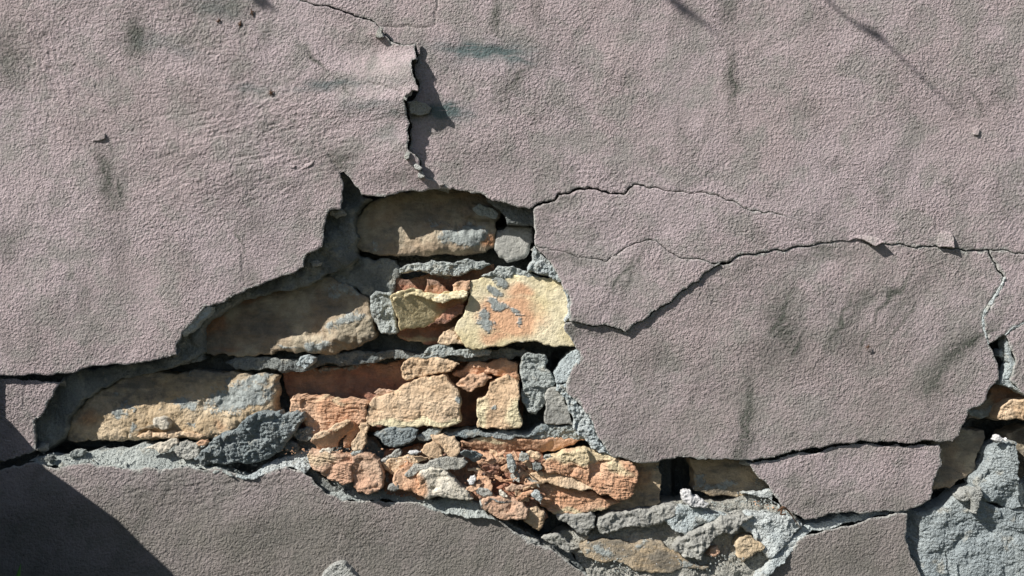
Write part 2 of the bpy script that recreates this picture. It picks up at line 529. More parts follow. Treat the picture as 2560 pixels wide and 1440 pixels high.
SMUDGE = [(340, 90, 35, 55, 0, .8), (265, 440, 22, 90, -12, .75), (20, 130, 40, 90, 0, .6), (20, 600, 45, 50, 0, .5), (560, 20, 110, 30, 0, .6),
          (1240, 30, 14, 60, 3, .55), (1345, 30, 20, 60, 8, .4), (1830, 205, 14, 90, 2, .7), (1820, 30, 26, 60, 0, .5), (850, 400, 25, 40, 60, .7),
          (1590, 660, 110, 12, -62, .5), (1550, 780, 30, 30, 0, .3), (1960, 820, 90, 50, 70, .75), (1930, 880, 60, 60, 0, .5), (2140, 780, 120, 26, -55, .55),
          (2120, 860, 70, 30, 60, .45), (2260, 760, 130, 24, -50, .5), (2390, 880, 130, 28, -38, .75), (2330, 960, 40, 60, 10, .7),
          (1870, 1040, 16, 120, 4, .85), (1850, 1130, 26, 40, 0, .7), (1640, 900, 34, 60, 20, .45), (1500, 560, 60, 20, -20, .3), (2060, 540, 40, 25, -60, .35),
          (640, 560, 40, 60, -30, .35), (620, 700, 30, 60, 0, .35), (460, 1210, 120, 40, 0, .25), (2400, 240, 20, 30, 60, .4), (1420, 830, 40, 60, 70, .5),
          (1355, 560, 26, 60, 0, .4), (210, 740, 25, 60, 0, .35), (1720, 60, 40, 15, 40, .2), (1000, 980, 10, 10, 0, 0), (1400, 500, 60, 12, -15, .35),
          (1480, 1140, 40, 20, 0, .4), (1640, 1120, 80, 26, 0, .35), (500, 250, 80, 25, 10, .25), (730, 620, 40, 40, 0, .2), (1290, 200, 90, 14, -45, .35),
          (1560, 1080, 50, 40, 0, .3), (1240, 400, 80, 60, 0, .25), (2000, 60, 60, 60, 0, .12), (2170, 80, 28, 8, 35, .3), (1400, 640, 80, 12, 10, .5), (1390, 515, 60, 12, -18, .5), (2040, 640, 140, 12, -4, .4), (1870, 670, 60, 14, -20, .4), (1480, 830, 60, 16, 5, .5),
          (1730, 30, 26, 70, 0, .25), (1700, 330, 20, 90, 4, .3), (2260, 420, 18, 80, 6, .3), (900, 60, 120, 12, 20, .3), (700, 460, 120, 14, -8, .3), (300, 640, 26, 120, -6, .35), (80, 820, 30, 60, 0, .3),
          (1150, 620, 5, 5, 0, 0), (1130, 380, 26, 60, 0, .25), (960, 460, 40, 18, 0, .25), (700, 1330, 130, 40, -10, .35), (1000, 1380, 120, 40, 0, .3), (2150, 1400, 60, 50, 0, .35), (2050, 1250, 70, 20, -10, .3)]
TEAL = [(1210, 128, 110, 22, 3, 1.5), (1290, 152, 50, 12, 8, 1.0), (1160, 135, 60, 30, 0, .5), (820, 214, 90, 12, -3, .8), (620, 222, 60, 7, 3, .6), (930, 270, 90, 14, 3, .5),
        (1000, 290, 70, 10, 0, .5), (1110, 275, 50, 18, 0, 1.5), (1165, 285, 30, 12, 20, .7), (540, 20, 70, 30, 20, .35), (960, 340, 50, 18, 0, .3), (460, 130, 60, 16, 20, .35),
        (1000, 215, 60, 14, -5, .2), (380, 105, 40, 22, 0, .4)]

ROUGH = [(90, 130, 120, 110, 0, 1), (430, 70, 200, 90, 10, .9), (520, 250, 150, 70, 30, .8), (620, 340, 220, 90, -10, .7), (540, 460, 240, 60, -20, .7), (180, 310, 200, 70, 0, .5), (1320, 230, 160, 90, -40, .6),
         (1420, 160, 90, 50, 0, .5), (500, 1200, 260, 60, -5, .8), (840, 1330, 200, 60, 0, .5), (2350, 120, 200, 160, 0, .5), (1900, 560, 160, 60, 0, .5), (1500, 430, 80, 50, 0, .6), (30, 1010, 60, 60, 0, .8)]
SMOOTH = [(540, 140, 120, 50, 20, 1), (620, 220, 110, 26, 0, .8), (860, 220, 100, 24, 0, .7), (1210, 130, 120, 30, 5, 1), (960, 330, 90, 60, 0, .8), (1040, 440, 90, 40, 10, .8), (700, 430, 90, 16, -30, .7), (1700, 260, 200, 120, 20, .3)]
def rough_mask(x, y):
    return np.clip(blob(x, y, ROUGH, 31), 0, 1)
STREAK = [(2230, 740, 110, 7, -50, .7), (2262, 795, 90, 6, -48, .6), (2100, 805, 90, 8, -62, .75), (2160, 855, 60, 7, -60, .6), (1955, 790, 70, 10, -70, .85), (1990, 870, 60, 9, -65, .7), (1556, 690, 70, 5, -60, .6),
          (2420, 862, 110, 8, -38, .85), (2350, 940, 60, 10, -60, .7), (1872, 1040, 110, 6, 88, .8), (1832, 200, 80, 6, 88, .7), (1240, 45, 50, 6, 86, .6), (790, 150, 60, 5, 45, .6), (860, 215, 40, 4, 48, .5), (265, 450, 80, 7, 76, .7),
          (280, 370, 30, 5, 70, .5), (1560, 560, 30, 5, -50, .4), (1770, 430, 50, 4, -42, .5), (1640, 780, 40, 5, -60, .4), (2060, 620, 60, 5, -8, .5), (2440, 250, 40, 8, 60, .4), (1410, 845, 40, 6, 70, .5), (1490, 250, 5, 5, 0, 0),
          (1290, 205, 90, 6, -45, .6), (600, 600, 70, 4, 85, .5), (300, 480, 50, 7, 75, .6)]
def plaster_attr(grime_base):
    def f(x, y):
        grime = grime_base - .05 + .50 * sstep(1150, 1330, y) + .20 * sstep(600, 1100, y) + .26 * fbm(x / 150, y / 110, 77, 4)
        sm = np.maximum(1.2 * blob(x, y, SMUDGE, 9), 1.5 * blob(x, y, STREAK, 12))
        sm = np.maximum(sm, .30 * sstep(.10, .6, fbm(x / 60 + y / 150, y / 130 - x / 300, 61, 4)))
        rough = blob(x, y, ROUGH, 31) + .35 * sstep(-.1, .6, fbm(x / 110, y / 110, 91, 3))
        smooth = blob(x, y, SMOOTH, 33)
        return {'grain': np.clip(.62 + .75 * rough - .45 * smooth, .15, 1.5), 'grime': np.clip(grime, 0, 1), 'smudge': np.clip(sm, 0, 1), 'teal': blob(x, y, TEAL, 15), 'patch': np.zeros(x.shape), 'tint': np.zeros(x.shape)}
    return f

def st(patch=(), tint=(), thr=.36, soft=.26, rnd_patch=0.0, seed=3, clean=()):
    """mortar smears (patch) and second colour (tint) with broken outlines"""
    def f(x, y):
        n = .24 * fbm(x / 16, y / 16, seed + 2, 3) + .17 * fbm(x / 5, y / 5, seed + 22, 2)
        p = blob(x, y, patch, seed) + n if len(patch) else np.full(x.shape, -1.0)
        p = sstep(thr, thr + soft, p)
        if rnd_patch:
            p = np.maximum(p, sstep(.0, .15, fbm(x / 34, y / 34, seed + 8, 4) - (.75 - rnd_patch)))
        t = blob(x, y, tint, seed + 5) + .25 * n if len(tint) else np.full(x.shape, -1.0)
        t = sstep(.25, .8, t)
        c = sstep(.2, .6, blob(x, y, clean, seed + 4) + n) if len(clean) else np.zeros(x.shape)
        return {'patch': p, 'tint': t, 'clean': c}
    return f

# ------------------------------------------------------------------ SETTING: ground
def tag(o, label=None, cat=None, group=None, kind=None):
    if label: o['label'] = label
    if cat: o['category'] = cat
    if group: o['group'] = group
    if kind: o['kind'] = kind
    return o

gx = np.linspace(-4, 4, 161); gy_ = np.linspace(-6, 0.4, 129)
GX, GY = np.meshgrid(gx, gy_)
gz = -0.05 + .012 * fbm(GX * 3, GY * 3, 5, 4)
gv = np.stack([GX.ravel(), GY.ravel(), gz.ravel()], 1)
ii = np.arange(161 * 129).reshape(129, 161)
gq = np.stack([ii[:-1, :-1].ravel(), ii[:-1, 1:].ravel(), ii[1:, 1:].ravel(), ii[1:, :-1].ravel()], 1)
mg = NT('bare_soil')
gcol = mg.mix(mg.ramp(mg.noise(6, 5), .4, .6), (.10, .085, .06), (.055, .075, .03))
M['soil'] = mg.done(gcol, mg.bump(mg.noise(60, 6, .7), .02))
tag(mesh_obj('ground', gv, gq, [M['soil']]), kind='structure')

# ------------------------------------------------------------------ THE WALL
wall = bpy.data.objects.new('plastered_brick_wall', None)
wall.location = (0, 0, -0.05)
wall.empty_display_size = .05
link(wall)
tag(wall, 'old pink plastered brick wall, cracked, its render broken away over crumbling bricks', 'wall', kind='thing')
def under(o):
    o.parent = wall
    o.location = (o.location[0], o.location[1], o.location[2] + 0.05)
    return o

# --- wall core: the deep mortar bed behind everything
def core_depth(x, y):
    d = -9 * fbm(x / 60, y / 40, 201, 4) - 3 * fbm(x / 14, y / 14, 205, 2)
    for (cx, cy, rx, ry, a) in ((1712, 1205, 26, 60, 90), (1253, 548, 14, 16, 60), (2492, 858, 25, 25, 50), (2500, 1065, 60, 18, 60), (1160, 1050, 60, 20, 30),
                                (1250, 1050, 60, 20, 30), (200, 1120, 180, 12, 60), (960, 640, 90, 14, 30), (1405, 905, 20, 30, 40), (2470, 1120, 16, 60, 60)):
        d = d + a * np.exp(-((x - cx) / rx) ** 4 - ((y - cy) / ry) ** 4)
    # the mortar fills the left part of the joints nearly out to the bricks
    for (cx, cy, rx, ry, a) in ((900, 710, 70, 45, -26), (860, 905, 230, 16, -20), (620, 915, 100, 14, -10), (1180, 880, 140, 12, -26)):
        d = d + a * np.exp(-((x - cx) / rx) ** 2 - ((y - cy) / ry) ** 2)
    return d
core = piece('mortar_bed', [(-60, -60), (2620, -60), (2620, 1480), (-60, 1480)], 155, [M['mortar_dark']], g=6, thick=300, jag=0, rnd=0, dfun=core_depth, skirt_j=0)
under(core)

# --- plaster panels
cr_top = [(744, -20), (748, 0), (789, 14), (835, 21), (873, 33), (907, 45), (925, 49), (946, 66), (962, 86), (979, 108), (998, 111), (1039, 111), (1039, 128),
          (1046, 156), (1033, 162), (1036, 187), (1046, 208), (1045, 229), (1032, 250), (1017, 254), (1022, 292), (1029, 312), (1026, 347), (1022, 375),
          (1043, 392), (1053, 406), (1053, 430), (1071, 448), (1112, 462), (1125, 468)]
hole_top_l = [(1127, 473), (1080, 474), (1040, 477), (1000, 479), (973, 488), (950, 492), (920, 490), (903, 487), (898, 473), (883, 457), (866, 437), (836, 404), (822, 387)]
notch = [(831, 408), (851, 431), (852, 441), (859, 462), (857, 497), (853, 522), (822, 527), (815, 555), (810, 572), (811, 593), (806, 617),
         (792, 626), (768, 634), (759, 669), (719, 688), (685, 699), (650, 714), (615, 726), (587, 737), (570, 747), (539, 761), (516, 766), (494, 791), (469, 818),
         (454, 832), (452, 850), (440, 864), (443, 888), (400, 897), (379, 903), (347, 907), (309, 913), (251, 915), (222, 918), (190, 931), (163, 935), (117, 940),
         (58, 940), (23, 940), (0, 939), (-20, 939)]
PA = [(-20, -20)] + cr_top + hole_top_l + notch
hole_top_r = [(1157, 477), (1193, 483), (1213, 490), (1233, 503), (1260, 507), (1283, 515), (1307, 520), (1333, 521)]
cr_up = [(1333, 521), (1389, 501), (1396, 485), (1428, 481), (1450, 471), (1479, 471), (1504, 479), (1527, 484), (1562, 487), (1571, 473), (1587, 461), (1623, 471),
         (1635, 468), (1667, 477), (1747, 481), (1789, 487), (1843, 506), (1907, 532), (1971, 543), (1990, 548), (2033, 560), (2087, 580), (2113, 600)]
cr_long_l = [(1821, 658), (1856, 637), (1907, 631), (1962, 628), (1987, 618), (2033, 613), (2067, 607), (2113, 600)]
cr_long_r = [(2113, 600), (2160, 602), (2183, 617), (2210, 608), (2260, 610), (2290, 620), (2307, 615), (2340, 613), (2360, 620), (2393, 620), (2467, 623), (2475, 624),
             (2507, 623), (2533, 632), (2560, 634), (2580, 634)]
PB = cr_top + hole_top_r + cr_up[1:] + cr_long_r[1:] + [(2580, -20)]
cr_mid = [(1338, 615), (1354, 620), (1383, 626), (1409, 629), (1434, 639), (1488, 647), (1514, 656), (1530, 640), (1562, 621), (1600, 607), (1639, 600), (1655, 615),
          (1687, 637), (1722, 647), (1763, 652), (1808, 659)]
PC = cr_up + cr_long_l[::-1][1:] + cr_mid[::-1] + [(1337, 583), (1333, 553)]
cr_low = [(1429, 805), (1453, 810), (1482, 816), (1511, 811), (1536, 819), (1562, 832), (1587, 810), (1619, 794), (1651, 768), (1683, 749), (1715, 723), (1747, 704),
          (1757, 688), (1808, 659)]
edge_rD = [(1423, 802), (1426, 790), (1426, 760), (1423, 740), (1407, 723), (1403, 703), (1390, 680), (1373, 653), (1350, 630)]
PD = cr_mid + cr_low[::-1][1:] + edge_rD
cr_white = [(2475, 624), (2480, 643), (2493, 660), (2497, 677), (2513, 693), (2503, 720), (2483, 750), (2463, 780), (2458, 803), (2463, 830), (2472, 860)]
edge_E = [(2472, 860), (2496, 907), (2500, 949), (2478, 971), (2469, 1000), (2424, 1027), (2422, 1042), (2407, 1067), (2398, 1093), (2384, 1107), (2349, 1107), (2300, 1107),
          (2233, 1107), (2167, 1104), (2100, 1111), (2060, 1121), (2013, 1127), (1953, 1139), (1923, 1148), (1882, 1154), (1864, 1151), (1834, 1150), (1790, 1151),
          (1745, 1151), (1686, 1148), (1660, 1150), (1647, 1157), (1623, 1158), (1583, 1155), (1567, 1150), (1533, 1145), (1525, 1137), (1513, 1117), (1493, 1090),
          (1483, 1057), (1460, 1027), (1437, 1000), (1415, 977), (1415, 960), (1427, 927), (1450, 897), (1450, 877), (1440, 873), (1437, 863), (1420, 837), (1408, 817), (1412, 808)]
PE = cr_low + [(1821, 658)] + cr_long_l[1:] + cr_long_r[1:12] + cr_white[1:] + edge_E[1:]
PF = cr_white[::-1] + [(2507, 623), (2533, 632), (2560, 634), (2580, 634), (2580, 798), (2560, 807), (2533, 820), (2513, 838)]
PG = [(2513, 838), (2533, 820), (2560, 807), (2580, 798), (2580, 1000), (2560, 987), (2544, 969), (2524, 950), (2530, 938), (2540, 907), (2524, 867)]
PH = [(1866, 1156), (1882, 1157), (1923, 1151), (1953, 1142), (2013, 1130), (2060, 1124), (2100, 1114), (2167, 1107), (2233, 1110), (2300, 1110), (2349, 1110),
      (2357, 1124), (2353, 1142), (2358, 1164), (2344, 1182), (2333, 1218), (2329, 1251), (2287, 1271), (2247, 1282), (2193, 1280), (2149, 1287), (2127, 1280), (2100, 1284),
      (2060, 1292), (2042, 1298), (2013, 1301), (1992, 1288), (1953, 1264), (1926, 1225), (1894, 1193), (1877, 1166)]
PI = [(2269, 1284), (2211, 1291), (2144, 1307), (2100, 1316), (2060, 1325), (2013, 1338), (1992, 1353), (1983, 1368), (1953, 1401), (1923, 1421), (1903, 1440), (1880, 1460),
      (2312, 1460), (2304, 1440), (2296, 1422), (2278, 1391), (2267, 1356), (2269, 1324), (2271, 1289)]
PJ = [(-20, 1180), (0, 1170), (41, 1161), (73, 1152), (85, 1152), (108, 1160), (155, 1166), (204, 1158), (248, 1164), (292, 1168), (330, 1174), (379, 1168), (437, 1170),
      (481, 1171), (525, 1173), (560, 1176), (592, 1187), (612, 1196), (633, 1196), (665, 1182), (700, 1171), (719, 1168), (748, 1175), (760, 1184), (780, 1195), (795, 1216),
      (815, 1236), (856, 1253), (903, 1251), (946, 1251), (1000, 1256), (1044, 1256), (1069, 1268), (1106, 1277), (1153, 1282), (1200, 1287), (1237, 1293), (1262, 1309),
      (1294, 1334), (1319, 1352), (1356, 1365), (1397, 1387), (1425, 1409), (1450, 1424), (1475, 1440), (1490, 1460), (-20, 1460)]
PK = [(-20, 946), (0, 945), (23, 946), (88, 950), (152, 957), (137, 975), (122, 1001), (114, 1021), (102, 1042), (85, 1053), (87, 1077), (90, 1094), (96, 1126), (73, 1138), (35, 1152),
      (0, 1158), (-20, 1160)]

WID = [(860, 30, 130, 1.6), (1010, 111, 40, 1.2), (1040, 210, 60, 2.0), (1030, 330, 60, 1.5), (1350, 510, 60, 2.4), (1430, 480, 60, 1.2), (1520, 480, 70, 1.8), (1600, 470, 60, .4),
       (1810, 660, 22, 2.2), (2000, 615, 260, .9), (2400, 620, 150, .9), (1650, 770, 120, 1.1), (1500, 815, 60, 1.0), (1600, 610, 200, .35), (2480, 740, 50, 2.6),
       (2540, 815, 40, 1.6), (20, 1160, 90, 6), (845, 412, 24, 2.0), (2000, 1130, 200, .8), (2200, 1108, 200, 1.2)]
NOCHIP = [(838, 410, 40, 40, 0, 1.5), (1450, 632, 110, 24, 5, 1.3), (1620, 625, 130, 30, 10, 1.2), (1480, 485, 180, 26, -5, 1.2), (1700, 490, 160, 30, 5, 1), (20, 950, 120, 30, 0, 1), (850, 40, 110, 30, 20, 1), (2200, 1110, 300, 14, 0, 1)]
def FADEF(x, y):
    return np.clip(blob(x, y, [(2080, 575, 130, 30, 14, 1.3), (1980, 545, 60, 26, 10, .8), (1092, 20, 20, 70, 0, .5)], 2), 0, 1)
def wfun(x, y):
    w = np.full(x.shape, .3)
    for cx, cy, r, a in WID:
        w = w + a * np.exp(-((x - cx) ** 2 + (y - cy) ** 2) / r ** 2)
    w = w * (1 + .6 * pn(x / 13, y / 13, 5)) * (1 - FADEF(x, y))
    e = np.minimum(np.minimum(x + 20, 2580 - x), np.minimum(y + 20, 1460 - y))
    return np.where(e < 3, 0, np.maximum(w, .06))

yy_ = [60, 72, 90, 108, 112, 135, 160, 200, 250, 275, 300, 350, 395, 430, 455, 470]
ll_ = [0, 5, 17, 10, 6, 20, 34, 44, 42, 36, 27, 26, 24, 17, 7, 0]
xc_ = [(p[1], p[0]) for p in cr_top[4:]]
xc_y = np.maximum.accumulate(np.array([p[0] for p in xc_], float)); xc_x = np.array([p[1] for p in xc_], float)
SY = np.arange(30, 520, 2.0)
_k = np.exp(-(np.arange(-30, 31, 2.0) / 20) ** 2); _k /= _k.sum()
SC = np.convolve(np.pad(np.interp(SY, xc_y, xc_x), 15, 'edge'), _k, 'valid')
SA = np.convolve(np.pad(np.interp(SY, yy_, ll_), 15, 'edge'), _k, 'valid')
def lift(x, y):
    c = np.interp(y, SY, SC)
    a = np.interp(y, SY, SA)
    d = np.maximum(c - x, 0)
    dw = 55 + 60 * sstep(110, 200, y)
    return -a * np.exp(-(d / dw) ** 1.4)
def liftD(x, y):     # block between the two diagonal cracks stands proud along its lower edge
    return -4.5 * sstep(600, 830, y + .25 * (x - 1400)) - 1
def lowE(x, y):
    return 3.0 + 4 * np.exp(-((x - 1560) / 200) ** 2 - ((y - 850) / 80) ** 2)
def lipA(x, y):
    return lift(x, y) - 3 * np.exp(-((x - 810) / 90) ** 2 - ((y - 640) / 80) ** 2)

side = [M['plaster'], M['mortar_edge']]
gA = [([(747, 90), (775, 140), (810, 185), (830, 230)], 2.0, .9), ([(925, 210), (960, 220), (998, 235), (1012, 245)], 1.6, 3.5),
      ([(600, 620), (606, 680), (612, 715), (640, 712)], 1.5, 2.2), ([(160, 420), (150, 480)], 2, .8), ([(960, 68), (1008, 66), (1040, 69), (1090, 60)], 1.5, 1)]
gB = [([(962, 66), (1006, 68), (1012, 63), (1040, 69), (1088, 60), (1092, 20), (1095, -10)], 1.6, 3.5), ([(1295, 200), (1240, 245), (1215, 260)], 2.0, 1.2), ([(1835, 395), (1770, 435)], 2, 1.2)]
gC = [([(1562, 487), (1590, 520), (1596, 545), (1620, 590)], 1.3, .8)]
gE = [([(1482, 818), (1470, 860), (1452, 876)], 1.8, 1.5), ([(2475, 626), (2490, 655)], 1.5, 1.5)]
gJ = [([(851, 1255), (862, 1290), (845, 1340), (840, 1400)], 1.8, 1.2), ([(130, 1360), (470, 1352)], 2.0, .6)]
gK = [([(58, 945), (56, 1000), (82, 1045)], 1.6, 3)]
gH = [([(2110, 1240), (2122, 1228), (2140, 1226)], 2, 2)]

panels = [(PA, 0, .0, lipA, gA, 'broad upper left plaster panel with trowel marks, its edge lifting at the crack'),
          (PB, 0, .0, None, gB, 'largest plaster panel, top right, smooth and pale pink'),
          (PC, 0, .05, None, gC, 'wedge of plaster between the two upper cracks'),
          (PD, 0, .12, liftD, [], 'plaster block standing proud between the diagonal cracks'),
          (PE, 0, .16, lowE, gE, 'broad right plaster panel with dark smudges'),
          (PF, 1, .10, None, [], 'small plaster panel right of the white crack'),
          (PG, 2, .12, None, [], 'plaster corner beside the small hole at right'),
          (PH, 12, .0, None, gH, 'loose plaster slab set back under the right panel'),
          (PI, 14, .10, None, [], 'plaster panel at the bottom right'),
          (PJ, 3, .22, None, gJ, 'dirty brown plaster panel along the bottom left'),
          (PK, 15, .15, None, gK, 'small plaster corner at the left edge')]
for k, (poly, dp, gr, df, gv_, lab) in enumerate(panels):
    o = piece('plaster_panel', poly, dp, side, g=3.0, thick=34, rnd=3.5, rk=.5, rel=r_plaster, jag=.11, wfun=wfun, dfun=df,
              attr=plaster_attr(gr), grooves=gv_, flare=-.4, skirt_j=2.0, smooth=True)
    o['label'] = lab
    under(o)

# the rest of the rendered wall, beyond the part that was photographed
def flat_panel(x0, y0, x1, y1):
    o = piece('plaster_panel', [(x0, y0), (x1, y0), (x1, y1), (x0, y1)], 0, side, g=18, thick=34, rnd=0, jag=0,
              rel=lambda x, y, s, d: 1.1 * fbm(x / 60, y / 60, 5, 2) + 4.5 * fbm(x / 420, y / 420, 8, 2), attr=plaster_attr(.05))
    under(o)
flat_panel(-2200, -2600, -20.2, 1575); flat_panel(2580.2, -2600, 4800, 1575)
flat_panel(-20, -2600, 2580, -20.2); flat_panel(-20, 1460.2, 2580, 1575)

# --- bricks, brick remains and mortar still set in the wall
def P_(name, poly, depth, mat, rel=R_brick, label=None, **kw):
    mats = [M[mat]] if isinstance(mat, str) else [M[m] for m in mat]
    if 'attr' not in kw:
        kw['attr'] = st(seed=SEED[0])
    o = piece(name, poly, depth, mats, rel=rel, **kw)
    if label: o['label'] = label
    return under(o)

# row 1
P_('brick', [(890, 545), (907, 520), (950, 495), (1000, 478), (1060, 465), (1127, 463), (1193, 480), (1227, 500), (1253, 520), (1250, 543), (1238, 557), (1239, 600), (1233, 620), (1207, 633),
             (1173, 637), (1127, 637), (1073, 640), (1027, 638), (973, 637), (917, 630), (890, 620), (883, 600)], 78, 'brown', thick=50, rnd=12, label='brown brick at the top of the hole',
   rel=mk(50, 4, 70, 5, .9), attr=st([(1165, 592, 62, 30, 0, 1.1), (940, 610, 30, 20, 0, .5), (1215, 530, 30, 12, 20, .8), (1090, 560, 40, 10, 0, .5)], [(1220, 605, 25, 22, -30, .9)], seed=4, clean=[(1130, 600, 130, 44, 0, 1.2)]), tilt=(-.02, -.03),
   dfun=lambda x, y: -sum(a * np.exp(-((x - cx + 6 * pn(x / 12, y / 12, 3)) / rx) ** 4 - ((y - cy + 8 * pn(x / 18, y / 18, 7)) / ry) ** 4) for cx, cy, rx, ry, a in ((1135, 604, 102, 36, 30), (1205, 532, 36, 16, 24))))
P_('mortar', [(1180, 520), (1200, 508), (1228, 520), (1245, 533), (1238, 546), (1215, 545), (1195, 538)], 50, 'mortar', R_mortar, thick=20, rnd=8)
P_('mortar', [(1240, 575), (1273, 563), (1330, 567), (1333, 603), (1320, 637), (1290, 652), (1270, 657), (1247, 643), (1238, 627)], 62, 'greystone', R_smooth, thick=50, rnd=22, rk=1.0, tilt=(0, -.25), label='rounded grey stone beside the top brick')
P_('mortar', [(1215, 498), (1257, 533), (1267, 560), (1283, 560), (1307, 563), (1334, 564), (1334, 515), (1240, 495)], 34, 'mortar_dark', R_mortar, thick=60, rnd=8)
P_('mortar', [(853, 430), (870, 440), (900, 470), (905, 492), (925, 494), (903, 510), (885, 537), (886, 579), (896, 593), (883, 610), (891, 645), (869, 662), (834, 680), (782, 704), (712, 728), (660, 737),
              (600, 750), (560, 775), (535, 795), (504, 815), (500, 829), (503, 860), (504, 881), (483, 898), (435, 916), (380, 925), (350, 915), (430, 885), (425, 855), (440, 820), (490, 775), (520, 755),
              (600, 720), (680, 690), (745, 670), (752, 625), (795, 610), (800, 530), (845, 515), (845, 450)], 36, 'mortar_dark', mk(26, 6, 40, 9, 1.6), thick=60, rnd=14, jag=.12,
   dfun=lambda x, y: 14 * pn(x / 50, y / 50, 3) + 8, label='broken mortar backing along the left side of the hole')
P_('mortar', [(822, 527), (855, 523), (868, 531), (862, 540), (840, 546), (826, 538)], 30, 'mortar_edge', R_mortar, thick=25, rnd=9)
P_('mortar', [(452, 830), (470, 812), (498, 784), (518, 765), (532, 768), (520, 790), (495, 812), (470, 834), (458, 842)], 5, 'mortar_pale', R_small, thick=25, rnd=4, tilt=(.3, .3))
P_('mortar', [(774, 656), (790, 648), (802, 655), (798, 664), (782, 668)], 30, 'mortar_edge', R_mortar, thick=25, rnd=9)
# row 2
P_('brick', [(500, 818), (532, 785), (570, 755), (608, 735), (660, 720), (782, 695), (827, 690), (880, 715), (921, 746), (930, 787), (944, 839), (921, 853), (886, 872), (851, 877), (799, 883), (765, 878),
             (730, 879), (678, 888), (622, 890), (588, 891), (556, 884), (504, 886)], 76, 'brown', thick=50, rnd=10, label='long brown brick with a rough lit lower corner', tilt=(-.03, -.05),
   rel=mk(46, 4, 60, 6, 1.0), attr=st([(870, 800, 70, 20, -25, .75), (800, 860, 40, 18, 0, .85), (720, 860, 40, 8, 20, .6), (860, 720, 60, 30, 0, .6)], [(530, 810, 45, 40, 0, 1), (620, 745, 50, 14, -20, .8), (560, 870, 70, 14, 0, .6)], seed=6, clean=[(820, 840, 140, 44, -20, 1.2)]),
   dfun=lambda x, y: -sum(a * np.exp(-((x - cx + 6 * pn(x / 12, y / 12, 3)) / rx) ** 4 - ((y - cy + 8 * pn(x / 18, y / 18, 7)) / ry) ** 4) for cx, cy, rx, ry, a in ((880, 820, 64, 40, 24), (770, 860, 80, 22, 20))))
P_('mortar', [(830, 650), (900, 640), (985, 650), (1000, 690), (985, 730), (925, 745), (870, 715), (815, 690)], 88, 'mortar_dark', mk(30, 6, 50, 8, 1.2), thick=50, rnd=14)
P_('mortar', [(925, 740), (940, 727), (980, 730), (982, 753), (988, 793), (992, 833), (953, 833), (943, 813), (925, 775)], 44, 'mortar', R_lump, thick=60, rnd=12)
P_('mortar', [(998, 682), (1000, 670), (1027, 660), (1053, 658), (1107, 653), (1157, 649), (1207, 652), (1227, 661), (1207, 670), (1157, 685), (1113, 689), (1080, 688), (1053, 677), (1020, 680)], 34, 'mortar', R_mortar,
   thick=60, rnd=8, label='pale ridge of mortar over the broken red brick')
P_('mortar', [(1200, 690), (1233, 679), (1245, 664), (1283, 664), (1300, 672), (1330, 683), (1350, 692), (1290, 690), (1240, 690)], 26, 'mortar', R_mortar, thick=60, rnd=5)
P_('brick', [(985, 692), (1080, 680), (1150, 682), (1235, 660), (1250, 700), (1200, 840), (1160, 866), (1090, 862), (1000, 847), (990, 820), (986, 740)], 92, 'red', mk(40, 4, 50, 8, 1.0, 1.5), thick=60, rnd=6,
   label='red brick broken open behind the yellow fragments', attr=st([(1120, 690, 60, 6, -10, .6)], [(1050, 848, 60, 9, 5, 1), (1130, 855, 40, 10, 0, 1)], seed=8))
P_('brick', [(1060, 728), (1068, 712), (1066, 697), (1085, 700), (1105, 712), (1123, 728), (1100, 736), (1070, 736)], 30, 'red', R_rough, thick=40, rnd=7)
P_('brick', [(1130, 712), (1150, 702), (1175, 700), (1176, 722), (1160, 732), (1133, 730)], 24, 'orange', R_small, thick=40, rnd=5)
P_('brick', [(1087, 803), (1105, 785), (1120, 772), (1145, 760), (1160, 764), (1156, 785), (1135, 795), (1118, 808), (1100, 806)], 30, 'red', R_rough, thick=40, rnd=6)
P_('brick', [(1093, 858), (1098, 842), (1120, 825), (1138, 815), (1150, 845), (1158, 862), (1120, 864)], 40, 'sand', R_small, thick=40, rnd=6)
P_('brick', [(978, 740), (1007, 727), (1033, 720), (1057, 733), (1093, 737), (1133, 730), (1170, 733), (1168, 745), (1157, 760), (1130, 777), (1113, 800), (1087, 803), (1073, 810), (1033, 823), (1000, 828),
             (995, 817), (987, 777), (980, 753)], 24, ['yellow_dull', 'yellow'], R_smooth, thick=40, rnd=5, tilt=(.16, .34), label='dull yellow brick fragment with a bright broken rim',
   attr=st([], [(1130, 760, 40, 30, 0, 1)], seed=9))
P_('brick', [(978, 742), (1000, 727), (1033, 719), (1057, 731), (1093, 735), (1133, 728), (1170, 731), (1168, 741), (1125, 750), (1095, 757), (1060, 744), (1030, 738), (1005, 744), (984, 752)], 10, 'yellow', R_rough, thick=25, rnd=7, rk=.9, tilt=(0, -.3))
